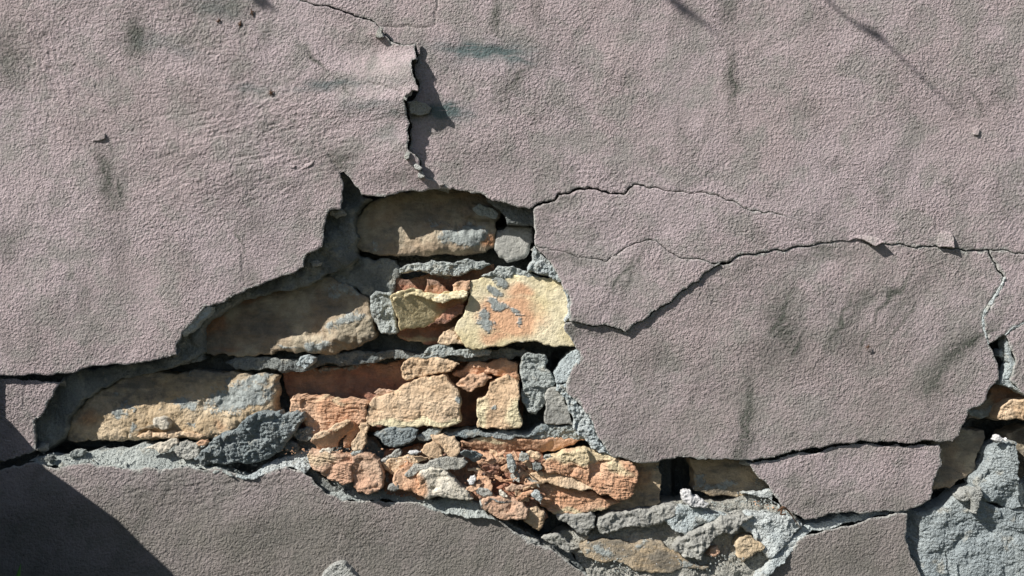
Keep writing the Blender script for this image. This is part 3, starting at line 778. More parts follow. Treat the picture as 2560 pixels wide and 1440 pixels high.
P_('brick', [(1173, 703), (1203, 694), (1240, 689), (1313, 687), (1360, 693), (1404, 710), (1416, 733), (1430, 760), (1430, 800), (1410, 808), (1424, 837), (1438, 865), (1407, 865), (1360, 862), (1307, 857),
             (1273, 860), (1233, 867), (1190, 872), (1167, 870), (1150, 847), (1135, 827), (1140, 813), (1150, 797), (1162, 780), (1170, 750), (1173, 730)], 22, 'yellow', thick=60, rnd=5, rk=.8,
   rel=mk(120, 2.5, 0, 0, .35), tilt=(-.04, -.05), label='big pale yellow brick with an orange heart and grey mortar smears',
   attr=st([(1250, 706, 30, 12, 10, .8), (1236, 732, 20, 14, -20, .85), (1240, 765, 36, 15, 15, 1), (1215, 800, 34, 18, 50, .9), (1285, 785, 46, 14, 30, .6), (1300, 800, 14, 26, 0, .6), (1330, 853, 40, 6, 5, .6), (1190, 695, 30, 5, 0, .7)],
           [(1275, 790, 95, 60, 10, 1.1), (1300, 730, 50, 30, 0, .8), (1240, 840, 60, 26, 0, .8)], seed=12, thr=.36))
P_('mortar', [(1336, 613), (1352, 630), (1375, 653), (1392, 680), (1405, 706), (1382, 699), (1360, 688), (1320, 679), (1321, 663), (1333, 647)], 10, 'mortar_pale', R_mortar, thick=60, rnd=8, label='triangle of pale mortar at the right edge of the hole')
P_('mortar', [(1405, 722), (1425, 738), (1429, 760), (1429, 795), (1412, 806), (1408, 800), (1420, 780), (1418, 750)], 9, 'mortar_pale', R_small, thick=20, rnd=3)
# joint between row 2 and 3
P_('mortar', [(1053, 895), (1067, 871), (1093, 863), (1127, 868), (1140, 877), (1173, 872), (1207, 873), (1229, 878), (1223, 889), (1160, 894), (1127, 889), (1087, 898)], 40, 'mortar', R_mortar, thick=50, rnd=6)
P_('mortar', [(739, 909), (750, 892), (768, 888), (785, 896), (781, 910), (763, 923), (745, 919)], 34, 'mortar_pale', R_mortar, thick=50, rnd=8)
P_('mortar', [(560, 905), (640, 893), (760, 890), (930, 880), (1060, 884), (1200, 876), (1310, 872), (1320, 892), (1200, 905), (1050, 900), (850, 917), (700, 930), (640, 925), (590, 925)], 78, 'mortar_dark', mk(30, 6, 44, 6, 1.3), thick=50, rnd=10)
# row 3 left brick
P_('brick', [(160, 1100), (163, 1071), (175, 1036), (210, 1004), (248, 975), (292, 951), (344, 935), (394, 930), (467, 930), (583, 928), (656, 932), (692, 940), (697, 983), (699, 1030), (640, 1060), (560, 1090),
             (525, 1094), (502, 1100), (467, 1093), (426, 1096), (364, 1099), (315, 1101), (262, 1100), (216, 1099), (190, 1107), (166, 1104)], 70, 'tan', mk(44, 6, 64, 9, 1.4, 1.4), thick=50, rnd=12,
   tilt=(-.035, -.03), label='long tan and blue-grey brick at the left, half in shadow',
   attr=st([(600, 990, 110, 40, -10, .95), (470, 1010, 60, 20, 10, .7), (300, 1030, 30, 22, 20, .8), (335, 1070, 10, 26, 0, .7), (640, 950, 60, 20, 0, .7), (280, 985, 26, 14, 0, .5)], [(430, 1085, 90, 12, 0, .7), (220, 1050, 50, 30, 0, .7), (560, 1060, 30, 20, 0, .6)], seed=14, clean=[(480, 1050, 260, 60, 0, 1.2)]),
   dfun=lambda x, y: -sum(a * np.exp(-((x - cx + 6 * pn(x / 12, y / 12, 3)) / rx) ** 4 - ((y - cy + 8 * pn(x / 18, y / 18, 7)) / ry) ** 4) for cx, cy, rx, ry, a in ((480, 1056, 230, 48, 16), (640, 1000, 60, 54, 26))))
P_('brick', [(380, 1052), (386, 1044), (400, 1042), (414, 1046), (424, 1060), (420, 1072), (404, 1075), (386, 1068)], 34, 'chalk', R_small, thick=25, rnd=8)
P_('brick', [(335, 1076), (360, 1068), (384, 1060), (398, 1072), (372, 1074), (350, 1079)], 44, 'tan', R_small, thick=20, rnd=6)
P_('brick', [(340, 1092), (372, 1076), (430, 1078), (490, 1084), (512, 1090), (498, 1099), (465, 1092), (420, 1096), (365, 1098)], 42, 'sand', R_small, thick=30, rnd=8)
P_('mortar', [(150, 957), (190, 925), (345, 903), (445, 888), (503, 886), (506, 900), (440, 915), (350, 940), (242, 977), (204, 1001), (172, 1042), (163, 1082), (140, 1106), (99, 1131), (86, 1090), (80, 1053), (110, 1021), (128, 980)], 60, 'mortar_dark',
   mk(60, 5, 70, 7, 1.0), thick=60, rnd=12, tilt=(.02, -.03), label='sloping grey mortar bed at the left end of the hole')
# row 3 right
P_('brick', [(703, 926), (815, 915), (1002, 898), (1107, 893), (1240, 888), (1300, 905), (1306, 1060), (1000, 1075), (720, 1062), (722, 990), (707, 940)], 125, 'red', mk(60, 5, 60, 6, 1.1), thick=50, rnd=6,
   label='hollowed red-brown brick behind the orange fragments', attr=st([(850, 920, 120, 8, -4, .6), (1240, 905, 70, 10, 0, .4)], [(1230, 920, 60, 20, 0, .8)], seed=16))
P_('brick', [(1002, 918), (1010, 904), (1048, 899), (1107, 897), (1148, 910), (1136, 921), (1095, 933), (1060, 943), (1019, 952), (1006, 945)], 36, 'sand', R_rough, thick=40, rnd=7)
P_('brick', [(935, 982), (943, 974), (981, 977), (970, 986), (943, 988)], 40, 'pinkbrick', R_small, thick=20, rnd=4, g=2)
P_('brick', [(1138, 962), (1150, 950), (1173, 935), (1210, 932), (1229, 945), (1213, 963), (1180, 980), (1157, 973)], 34, 'orange', R_rough, thick=40, rnd=8)
P_('brick', [(1130, 935), (1180, 905), (1240, 900), (1296, 910), (1300, 950), (1240, 940), (1205, 930), (1150, 945)], 62, 'orange', R_rough, thick=30, rnd=10)
P_('brick', [(725, 1000), (736, 988), (757, 988), (792, 993), (821, 996), (856, 1001), (879, 999), (903, 1003), (921, 1009), (917, 1035), (913, 1056), (891, 1062), (850, 1075), (803, 1090), (783, 1090), (770, 1070),
             (760, 1060), (757, 1035), (725, 1030)], 30, 'orange', R_rock, thick=50, rnd=8, label='ragged orange brick fragment, leftmost of its row', attr=st(tint=[(830, 1000, 80, 10, 5, .6)], seed=18))
P_('brick', [(920, 1012), (932, 996), (970, 985), (999, 968), (1034, 950), (1072, 945), (1107, 936), (1118, 945), (1133, 965), (1148, 983), (1152, 1012), (1153, 1055), (1142, 1061), (1078, 1063), (1034, 1067),
             (999, 1070), (975, 1071), (932, 1067), (914, 1058), (917, 1035)], 22, 'sand', mk(40, 2.2, 70, 13, 1.3, 1.6, 1.0), thick=50, rnd=6, tilt=(-.05, -.06), label='large sandy orange brick fragment with a peaked top',
   attr=st([(1150, 1000, 8, 16, 0, .8)], [(1040, 1062, 130, 13, 0, 1.2)], seed=20))
P_('brick', [(1247, 948), (1267, 938), (1282, 947), (1297, 957), (1300, 993), (1307, 1057), (1300, 1068), (1253, 1072), (1193, 1070), (1192, 1057), (1197, 1047), (1192, 1020), (1192, 1000), (1213, 992), (1223, 977), (1225, 957)], 22, 'sand',
   mk(34, 2.6, 60, 13, 1.2, 1.8, .8), thick=50, rnd=6, tilt=(-.03, -.05), label='narrow upright sandy brick fragment', attr=st([(1240, 1018, 9, 9, 0, 1)], [(1290, 1040, 30, 50, 0, 1), (1200, 1040, 20, 60, 0, .8)], seed=22))
P_('mortar', [(1303, 897), (1317, 882), (1363, 887), (1371, 903), (1362, 920), (1388, 957), (1381, 970), (1362, 983), (1364, 1010), (1340, 1037), (1320, 1030), (1307, 1007), (1303, 987), (1307, 960), (1300, 927)], 34, 'mortar', R_lump, thick=50, rnd=10,
   label='knobbly column of mortar between two bricks')
P_('mortar', [(1385, 937), (1393, 922), (1407, 900), (1422, 885), (1440, 874), (1452, 878), (1452, 897), (1429, 928), (1418, 958), (1392, 960)], 10, 'mortar_pale', mk(24, 3, 0, 0, 1), thick=60, rnd=6, tilt=(-.2, -.1))
P_('brick', [(1367, 975), (1390, 968), (1412, 985), (1424, 1027), (1437, 1062), (1393, 1063), (1373, 1061), (1361, 1057), (1365, 1020)], 24, 'greystone', R_brick, thick=60, rnd=4, label='squared grey brick end tucked under the right plaster edge',
   attr=st([], [(1420, 1010, 8, 20, 0, .5)], seed=24))
P_('mortar', [(1392, 960), (1417, 958), (1417, 977), (1439, 1000), (1462, 1027), (1485, 1057), (1495, 1090), (1515, 1117), (1528, 1139), (1500, 1133), (1480, 1124), (1463, 1099), (1446, 1091), (1432, 1070), (1436, 1047), (1420, 1027), (1408, 993), (1390, 977)], 8,
   'mortar_pale', mk(13, 4.5, 18, 6, 2.2, 1.5), thick=60, rnd=6, jag=.14, label='crumbly pale mortar rim below the right plaster edge')
P_('mortar', [(1303, 1097), (1333, 1086), (1360, 1075), (1383, 1062), (1433, 1065), (1448, 1090), (1466, 1096), (1440, 1102), (1380, 1105), (1330, 1104)], 34, 'mortar', R_mortar, thick=40, rnd=6, tilt=(0, .2))
P_('mortar', [(1107, 1080), (1150, 1080), (1190, 1074), (1207, 1082), (1233, 1082), (1250, 1075), (1287, 1079), (1333, 1076), (1353, 1063), (1380, 1057), (1383, 1066), (1360, 1081), (1333, 1090), (1287, 1093), (1243, 1098), (1200, 1088),
              (1160, 1098), (1120, 1095)], 28, 'mortar_blue', R_small, thick=60, rnd=6, tilt=(0, -.2), label='thin wavy lip of mortar under the fragments')
P_('brick', [(1150, 1103), (1187, 1095), (1220, 1088), (1253, 1093), (1330, 1095), (1433, 1093), (1466, 1098), (1433, 1114), (1400, 1127), (1353, 1133), (1313, 1128), (1240, 1133), (1213, 1124), (1153, 1118)], 36, 'orange', mk(40, 3, 50, 6, .9), thick=60, rnd=9,
   tilt=(0, .35), label='orange brick remains under the wavy mortar lip', attr=st([], [(1218, 1100, 36, 10, 0, 1.2)], seed=26))
# row 4, rubble shelf: bricks still bedded
P_('brick', [(1353, 1163), (1373, 1143), (1413, 1128), (1460, 1121), (1513, 1133), (1535, 1143), (1573, 1152), (1595, 1180), (1594, 1200), (1583, 1233), (1563, 1250), (1545, 1250), (1480, 1222), (1455, 1205), (1420, 1190), (1367, 1182)], 8, 'orange',
   mk(30, 3, 64, 22, 1.3, 2.4, 2.4), thick=50, rnd=9, label='big split orange brick with a cream top', attr=st([], [(1450, 1140, 120, 20, 0, 1.2), (1540, 1165, 60, 16, 30, .8)], seed=28))
P_('brick', [(1318, 1188), (1367, 1181), (1420, 1189), (1460, 1204), (1485, 1217), (1480, 1225), (1453, 1227), (1427, 1221), (1387, 1214), (1353, 1209), (1330, 1198)], 2, 'sand', mk(30, 2.4, 40, 6, 1.2, 1.6), thick=35, rnd=7, rk=.9, tilt=(0, -.25),
   label='long flaked sliver lying across the split orange brick')
P_('brick', [(1335, 1208), (1355, 1206), (1387, 1212), (1430, 1222), (1480, 1226), (1553, 1257), (1520, 1270), (1487, 1278), (1447, 1284), (1387, 1286), (1367, 1274), (1347, 1258), (1338, 1235)], 22, 'orange', mk(34, 2.5, 56, 16, 1.2, 2.2, 2.4), thick=50, rnd=9,
   attr=st([], [(1440, 1278, 90, 9, 0, 1)], seed=30))
P_('brick', [(1560, 1140), (1652, 1145), (1653, 1200), (1652, 1258), (1633, 1265), (1600, 1272), (1507, 1278), (1520, 1240), (1560, 1200)], 40, 'tan', mk(40, 4, 50, 8, 1.2, 1.4), thick=70, rnd=4, label='squared end of the split brick beside the black gap',
   attr=st([], [(1600, 1190, 40, 50, 0, .7)], seed=32))
P_('brick', [(1725, 1145), (1880, 1145), (1900, 1180), (1926, 1222), (1928, 1236), (1888, 1239), (1834, 1243), (1790, 1240), (1763, 1234), (1733, 1224)], 62, 'tan', mk(80, 3, 0, 0, .8), thick=60, rnd=5, label='smooth tan brick in the shade right of the black gap',
   attr=st([(1800, 1215, 60, 16, 0, .6)], seed=34))
P_('mortar', [(1845, 1236), (1890, 1230), (1926, 1224), (1935, 1232), (1930, 1250), (1960, 1275), (2000, 1300), (1992, 1304), (1950, 1276), (1924, 1246), (1890, 1240)], 40, 'mortar_pale', R_small, thick=20, rnd=4)
# lower mortar slope and stones
P_('mortar', [(1380, 1345), (1430, 1330), (1480, 1330), (1500, 1300), (1560, 1275), (1650, 1262), (1700, 1262), (1760, 1266), (1860, 1246), (1925, 1246), (1960, 1275), (2010, 1305), (2015, 1330), (1980, 1375), (1930, 1415), (1890, 1460), (1480, 1460), (1440, 1400)],
   34, 'mortar_sand', mk(34, 8, 48, 12, 2.4, 1.5), thick=60, rnd=12, tilt=(0, -.22), dfun=lambda x, y: 12 * np.exp(-((x - 1440) / 50) ** 2) + 6 * fbm(x / 70, y / 50, 90, 2),
   label='lumpy grey mortar slope between the bottom plaster panels')
P_('mortar', [(1660, 1300), (1690, 1268), (1720, 1272), (1790, 1285), (1870, 1284), (1930, 1285), (1975, 1290), (2008, 1312), (1985, 1340), (1960, 1365), (1925, 1395), (1900, 1370), (1880, 1335), (1840, 1310), (1800, 1300), (1760, 1310), (1720, 1340), (1690, 1330)],
   12, 'mortar_pale', mk(30, 5, 44, 10, 1.6, 1.4), thick=40, rnd=12, label='white limy mortar patch on the lower slope', tilt=(0, -.12))
P_('mortar', [(1490, 1315), (1496, 1297), (1520, 1285), (1567, 1279), (1615, 1274), (1644, 1269), (1671, 1264), (1703, 1272), (1695, 1294), (1656, 1312), (1609, 1322), (1567, 1318), (1538, 1331), (1500, 1335)], 12, 'greystone', mk(22, 5, 30, 8, 1.8, 1.4), thick=50, rnd=11,
   label='knobbly grey mortar roll below the split brick')
P_('mortar', [(1739, 1326), (1775, 1309), (1805, 1290), (1849, 1285), (1885, 1291), (1855, 1312), (1846, 1335), (1790, 1344), (1763, 1377), (1752, 1401), (1712, 1395), (1683, 1371), (1716, 1341)], 2, 'greystone', mk(24, 6, 34, 12, 2, 1.8), thick=40, rnd=12,
   label='dark knobbly stone in the white mortar')
P_('brick', [(1448, 1366), (1490, 1354), (1567, 1360), (1620, 1352), (1656, 1357), (1677, 1377), (1716, 1401), (1775, 1415), (1757, 1426), (1680, 1432), (1597, 1428), (1543, 1403), (1466, 1394)], 14, 'tan', mk(90, 2, 0, 0, .7), thick=40, rnd=5, tilt=(0, -.15),
   label='flat sandy brick face low in the mortar', attr=st([(1500, 1375, 50, 16, 0, .7), (1600, 1365, 60, 8, 0, .5)], seed=36))
P_('brick', [(1840, 1356), (1849, 1344), (1879, 1341), (1912, 1367), (1906, 1377), (1882, 1389), (1855, 1404), (1843, 1392)], 6, 'tan', R_rough, thick=40, rnd=8, label='small sandy brick piece set in the white mortar', attr=st(seed=70, clean=[(1875, 1370, 60, 60, 0, 2)]))
P_('brick', [(1768, 1388), (1776, 1370), (1795, 1366), (1802, 1380), (1790, 1394)], 14, 'pinkbrick', R_small, thick=30, rnd=6)
# ledges: broken upper edges of the lower panels
def ledge(poly, d, mat='mortar_edge', ty=-.9, **kw):
    return P_('mortar', poly, d, mat, mk(15, 3.2, 22, 4, 1.6, 1.4), thick=40, rnd=3, tilt=(0, ty), **kw)
ledge([(73, 1152), (88, 1144), (108, 1139), (131, 1142), (163, 1144), (204, 1138), (262, 1129), (321, 1121), (359, 1115), (400, 1112), (500, 1122), (510, 1150), (520, 1167), (563, 1170), (583, 1180), (592, 1187), (560, 1177), (525, 1174), (481, 1172),
       (437, 1171), (379, 1169), (330, 1175), (292, 1169), (248, 1165), (204, 1159), (155, 1167), (108, 1161), (85, 1153)], 20, 'mortar', -.7, label='broken upper edge of the bottom left plaster, strewn with grit')
ledge([(583, 1181), (615, 1190), (633, 1182), (656, 1164), (678, 1155), (700, 1149), (725, 1142), (742, 1131), (768, 1129), (781, 1155), (784, 1168), (760, 1186), (748, 1177), (719, 1169), (700, 1172), (665, 1183), (633, 1197), (612, 1197)], 14, 'mortar_pale', -.6)
ledge([(815, 1237), (821, 1234), (844, 1232), (885, 1228), (897, 1239), (908, 1239), (946, 1229), (990, 1228), (1025, 1231), (1057, 1241), (1075, 1250), (1107, 1248), (1150, 1250), (1194, 1256), (1203, 1264), (1215, 1277), (1240, 1294),
       (1200, 1289), (1153, 1284), (1106, 1279), (1069, 1270), (1044, 1258), (1000, 1258), (946, 1253), (903, 1253), (856, 1255)], 14, 'mortar', -.7, label='broken upper edge of the bottom plaster below the orange lumps')
P_('mortar', [(752, 1178), (768, 1168), (788, 1172), (800, 1190), (830, 1215), (850, 1230), (820, 1238), (795, 1220), (780, 1198)], 30, 'mortar_dark', R_small, thick=40, rnd=6)
ledge([(1875, 1460), (1888, 1425), (1923, 1397), (1953, 1370), (1977, 1343), (2004, 1318), (2042, 1311), (2060, 1307), (2100, 1292), (2150, 1291), (2200, 1285), (2269, 1282), (2271, 1286), (2211, 1293), (2144, 1309), (2100, 1318), (2060, 1327), (2013, 1340),
       (1994, 1355), (1985, 1370), (1955, 1403), (1925, 1423), (1905, 1442), (1895, 1460)], 22, 'mortar_pale', -.35, label='pale curved edge of the bottom right plaster panel')
P_('mortar', [(1230, 1295), (1262, 1300), (1300, 1322), (1330, 1340), (1360, 1350), (1400, 1365), (1430, 1385), (1450, 1410), (1470, 1440), (1450, 1440), (1400, 1400), (1350, 1375), (1300, 1345)], 30, 'mortar_dark', R_mortar, thick=50, rnd=5)
P_('mortar', [(1290, 1335), (1310, 1336), (1345, 1352), (1378, 1372), (1400, 1388), (1425, 1407), (1420, 1412), (1390, 1390), (1355, 1370), (1318, 1357)], 9, 'mortar_edge', R_mortar, thick=30, rnd=4)
# right cluster
P_('brick', [(2420, 1049), (2420, 1028), (2465, 1000), (2476, 968), (2498, 945), (2590, 950), (2590, 1050), (2560, 1049), (2500, 1051), (2447, 1049)], 62, 'brown', mk(40, 4, 60, 8, 1, 1.4), thick=60, rnd=8, label='red and tan brick under the small hole at right',
   attr=st([(2450, 1030, 40, 18, 0, .9)], [(2520, 985, 90, 26, 10, 1.2)], seed=40))
P_('brick', [(2492, 1045), (2500, 1020), (2525, 1000), (2560, 995), (2590, 1000), (2590, 1050), (2560, 1052), (2510, 1050)], 30, 'sand', R_rough, thick=40, rnd=9)
P_('brick', [(2330, 1100), (2400, 1070), (2460, 1076), (2458, 1111), (2440, 1178), (2411, 1196), (2376, 1222), (2325, 1228)], 60, 'brown', mk(70, 3, 0, 0, .8), thick=60, rnd=8, label='ochre brick end in the shade beside the loose slab')
P_('brick', [(2520, 1085), (2545, 1075), (2590, 1070), (2590, 1210), (2545, 1210), (2530, 1150)], 70, 'brown', R_brick, thick=60, rnd=8)
P_('mortar', [(2440, 1200), (2468, 1164), (2478, 1120), (2500, 1112), (2522, 1102), (2541, 1107), (2543, 1147), (2541, 1187), (2550, 1236), (2550, 1267), (2500, 1261), (2456, 1246)], 22, 'mortar_corner', mk(50, 4, 60, 20, 1.5, 2.0, 1.5), thick=60, rnd=10, tilt=(-.06, -.05),
   label='upright block of pale mortar at the right edge')
P_('mortar', [(2545, 1215), (2590, 1190), (2590, 1268), (2552, 1268)], 34, 'mortar_pale', R_mortar, thick=60, rnd=8)
P_('mortar', [(2262, 1285), (2300, 1284), (2349, 1268), (2384, 1247), (2411, 1227), (2451, 1216), (2465, 1249), (2487, 1266), (2560, 1272), (2590, 1272), (2590, 1460), (2300, 1460), (2300, 1440), (2280, 1400), (2262, 1350)], 30, 'mortar_corner',
   mk(36, 4, 64, 18, 2.0, 2.0, 1.0), thick=60, rnd=16, tilt=(-.06, -.02), dfun=lambda x, y: 22 * (1 - sstep(2275, 2312, x - .1 * (y - 1330) + 5 * pn(x / 20, y / 20, 8))), label='broad face of pale bluish mortar at the bottom right corner')
P_('mortar', [(2424, 1230), (2440, 1222), (2454, 1219), (2455, 1244), (2450, 1266), (2443, 1285), (2434, 1284), (2433, 1255), (2426, 1242)], -4, 'mortar_edge', R_small, thick=18, rnd=5, g=2, label='finger of mortar hanging over the pale face')
P_('mortar', [(2398, 1240), (2412, 1226), (2436, 1222), (2434, 1246), (2412, 1256), (2400, 1252)], 8, 'mortar_edge', R_mortar, thick=30, rnd=6)
P_('mortar', [(2497, 889), (2498, 878), (2508, 873), (2520, 876), (2526, 890), (2514, 895)], 26, 'mortar_pale', R_small, thick=30, rnd=6, g=2)
P_('mortar', [(2513, 840), (2524, 866), (2530, 888), (2541, 908), (2531, 938), (2522, 950), (2546, 971), (2562, 990), (2535, 972), (2500, 962), (2502, 948), (2514, 930), (2526, 908), (2518, 890), (2512, 866)], 12, 'mortar_pale', R_small, thick=30, rnd=3, g=2)

def strip(pl, ws):
    pl = np.array(pl, float); d = np.gradient(pl, axis=0); n = np.stack([-d[:, 1], d[:, 0]], 1); n /= np.linalg.norm(n, axis=1, keepdims=True)
    w = np.array(ws)[:, None]
    return [tuple(p) for p in np.concatenate([pl + n * w, (pl - n * w)[::-1]])]
P_('mortar', strip([(2513, 693), (2503, 720), (2483, 750), (2463, 780), (2458, 803), (2463, 830), (2472, 860)], [1.2, 3.6, 4, 3.6, 3, 2.4, 1.5]), 1.5, 'mortar_pale', R_small, thick=20, rnd=1, g=1.5, jag=.05, label='pale strip standing in for the sunlit edge of the far right crack')  # painted highlight: pale strip where the crack edge catches the sun
P_('mortar', strip([(2513, 838), (2533, 820), (2560, 807), (2582, 797)], [1.5, 3, 3, 3]), 1.5, 'mortar_pale', R_small, thick=20, rnd=1, g=1.5, jag=.05)  # same painted highlight along the side branch of the crack

# flakes of plaster lifting along the cracks (they belong to the wall)
def flake(poly, d, tilt=(0, 0), mat=('plaster', 'mortar_edge'), label=None, **kw):
    o = piece('plaster_flake', poly, d, [M[m] for m in mat], g=2, thick=kw.pop('thick', 4), rnd=2, rk=.6, rel=lambda x, y, s, dd: .5 * fbm(x / 9, y / 9, s, 2), closed=True, jag=.08,
              tilt=tilt, attr=plaster_attr(0), **kw)
    if label: o['label'] = label
    return under(o)
flake([(2349, 583), (2356, 579), (2380, 582), (2384, 600), (2384, 620), (2350, 618), (2344, 610)], -5, (-.2, -.16), thick=7, label='small square flake of plaster lifting below the long crack')
flake([(2120, 598), (2128, 588), (2142, 588), (2165, 588), (2190, 592), (2208, 605), (2186, 616), (2172, 606), (2160, 599), (2140, 596), (2124, 602)], -5, (-.18, -.2), thick=6, label='curled flake of plaster over the long crack')
flake([(1011, 240), (1022, 216), (1038, 206), (1045, 215), (1045, 228), (1030, 226), (1018, 236)], -50, (-.15, -.1), thick=6, )
flake([(942, 75), (950, 66), (957, 70), (953, 80), (960, 92), (950, 95), (938, 90)], -16, (-.2, -.2), thick=6, mat=('mortar_edge', 'mortar_edge'))
flake([(1010, 392), (1016, 378), (1026, 381), (1022, 396), (1014, 400)], -30, (-.2, -.2), thick=5, mat=('mortar_edge', 'mortar_edge'))
flake([(1034, 410), (1040, 408), (1056, 420), (1048, 426), (1036, 420)], -26, (-.2, -.2), thick=5, mat=('mortar_edge', 'mortar_edge'))
flake([(1044, 432), (1056, 428), (1062, 442), (1052, 446), (1045, 443)], -18, (-.2, -.2), thick=5, mat=('mortar_edge', 'mortar_edge'))
flake([(1022, 256), (1040, 250), (1065, 258), (1078, 268), (1070, 282), (1048, 288), (1026, 284)], -20, (.2, .1), thick=8, mat=('mortar_sand', 'mortar_sand'), label='wedge of bare mortar jammed in the upper crack')
flake([(1008, 246), (1016, 228), (1026, 222), (1022, 238), (1016, 252)], -44, (-.2, -.1), thick=5, mat=('mortar_edge', 'mortar_edge'))
flake([(1040, 112), (1046, 104), (1052, 116), (1050, 136), (1043, 134)], -10, (-.1, .1), thick=5)
flake([(1086, 450), (1100, 452), (1112, 462), (1100, 466)], -9, (-.2, -.1), thick=4)
flake([(742, 420), (752, 410), (770, 408), (786, 401), (780, 412), (764, 420), (750, 426)], -2, (-.2, -.2), thick=5)
flake([(702, 404), (716, 412), (740, 414), (736, 420), (714, 418)], -1, (-.15, -.2), thick=4)
flake([(2432, 318), (2444, 314), (2450, 324), (2446, 338), (2434, 336)], -3, (-.15, -.15), thick=5)
flake([(224, 346), (236, 337), (252, 332), (262, 334), (264, 346), (250, 352), (230, 354)], -3, (-.16, -.16), thick=6)
flake([(1118, 466), (1128, 462), (1134, 468), (1126, 474)], -5, (0, 0), thick=6)

# ------------------------------------------------------------------ LOOSE PIECES (each a thing of its own)
def loose(name, poly, depth, mat, label, cat, rel=R_rough, **kw):
    group = kw.pop('group', None)
    kw.setdefault('thick', 24); kw.setdefault('rnd', 8)
    if 'attr' not in kw:
        kw['attr'] = st(seed=SEED[0])
    o = piece(name, poly, depth, [M[mat]], rel=rel, closed=True, **kw)
    return tag(o, label, cat, group)

loose('mortar_lump', [(484, 1146), (504, 1126), (525, 1106), (554, 1082), (580, 1078), (607, 1053), (636, 1033), (670, 1031), (698, 1028), (701, 1041), (716, 1035), (736, 1028), (757, 1032), (761, 1047), (742, 1067), (730, 1085), (710, 1111), (698, 1131),
                      (669, 1149), (640, 1158), (612, 1163), (572, 1161), (525, 1160), (502, 1166)], -2, 'mortar_blue', 'big rough blue-grey lump of mortar leaning on the left brick', 'mortar lump', mk(22, 5, 46, 16, 2.4, 1.8), thick=34, rnd=16, rk=.8, tilt=(.1, .2))
loose('flat_stone', [(359, 1124), (388, 1109), (420, 1100), (437, 1098), (444, 1109), (426, 1123), (408, 1133), (391, 1126)], 8, 'chalk', 'flat pale leaf-shaped chip lying under the left brick', 'stone chip', R_small, thick=8, rnd=4, g=2, tilt=(0, -.3))
loose('mortar_lump', [(440, 1110), (460, 1104), (490, 1108), (496, 1125), (500, 1140), (470, 1150), (445, 1142), (434, 1126)], 8, 'mortar_sand', 'crumbly sandy mortar lump between the leaf-shaped chip and the blue-grey lump', 'mortar lump', R_mortar, thick=14, rnd=7, g=2, tilt=(0, -.3))
loose('brick_fragment', [(490, 1108), (500, 1101), (516, 1100), (522, 1106), (510, 1115), (498, 1116)], 4, 'orange', 'tiny orange chip against the blue-grey mortar lump', 'brick fragment', R_small, thick=8, rnd=3, g=2)
loose('mortar_lump', [(168, 1140), (176, 1130), (196, 1124), (209, 1126), (207, 1137), (188, 1144)], 12, 'mortar', 'small grey lump at the left end of the gritty ledge', 'mortar lump', R_small, thick=12, rnd=5, g=2)
loose('mortar_lump', [(108, 1150), (114, 1141), (130, 1140), (134, 1150), (124, 1155)], 4, 'mortar_dark', 'little dark grey lump where the gritty ledge begins', 'mortar lump', R_small, thick=10, rnd=5, g=2)
loose('brick_fragment', [(777, 1101), (803, 1082), (827, 1074), (862, 1054), (879, 1054), (886, 1061), (882, 1076), (844, 1105), (841, 1120), (803, 1128), (792, 1122), (786, 1111)], 2, 'orange', 'slanting wedge of orange brick with a lit upper rim', 'brick fragment',
      mk(50, 1.5, 0, 0, .8), thick=22, rnd=4, tilt=(.22, .42))
loose('brick_fragment', [(790, 1084), (803, 1079), (827, 1070), (862, 1051), (877, 1052), (866, 1063), (830, 1082), (800, 1096), (780, 1103), (777, 1098)], -6, 'sand', 'thin pale sliver along the top of the slanting orange wedge', 'brick fragment', R_small, thick=12, rnd=4, g=2)
loose('brick_fragment', [(900, 1058), (916, 1058), (921, 1070), (914, 1087), (915, 1111), (905, 1126), (879, 1124), (877, 1111), (890, 1093), (901, 1076), (896, 1067)], -2, 'sand', 'slim upright orange chip right of the slanting wedge', 'brick fragment', R_small, thick=14, rnd=5, g=2)
loose('brick_fragment', [(880, 1070), (892, 1064), (898, 1078), (886, 1096), (872, 1120), (858, 1118), (862, 1095)], 14, 'orange', 'shaded orange piece between the wedge and the slim chip', 'brick fragment', R_small, thick=14, rnd=5, g=2, tilt=(.3, .2))
loose('stone', [(730, 1090), (740, 1075), (765, 1066), (782, 1070), (784, 1090), (765, 1106), (742, 1100)], 24, 'mortar_dark', 'dark shaded stone behind the slanting orange wedge', 'stone', R_small, thick=20, rnd=6, g=2)
loose('stone', [(708, 1112), (722, 1102), (740, 1108), (748, 1122), (736, 1134), (716, 1130)], 20, 'mortar_dark', 'round dark stone at the foot of the blue-grey lump', 'stone', R_small, thick=20, rnd=8, g=2)
loose('mortar_lump', [(933, 1086), (955, 1076), (990, 1069), (1031, 1071), (1045, 1077), (1040, 1096), (1010, 1114), (984, 1119), (964, 1114), (952, 1099)], 8, 'mortar_blue', 'grey almond-shaped mortar lump under the peaked brick fragment', 'mortar lump', mk(24, 3, 34, 8, 1.6, 1.5), thick=30, rnd=10)
loose('mortar_lump', [(1040, 1090), (1063, 1079), (1083, 1070), (1107, 1073), (1098, 1086), (1076, 1099), (1048, 1103)], 18, 'mortar', 'grey ragged mortar chip right of the almond-shaped lump', 'mortar lump', R_small, thick=24, rnd=6)
loose('brick_fragment', [(1075, 1090), (1107, 1086), (1136, 1093), (1148, 1108), (1151, 1122), (1142, 1140), (1124, 1147), (1104, 1127), (1088, 1112)], 4, 'sand', 'rounded orange flake standing upright, the larger of an overlapping pair', 'brick fragment', mk(34, 2, 46, 6, 1.1, 1.2), thick=14, rnd=4, tilt=(0, -.12))
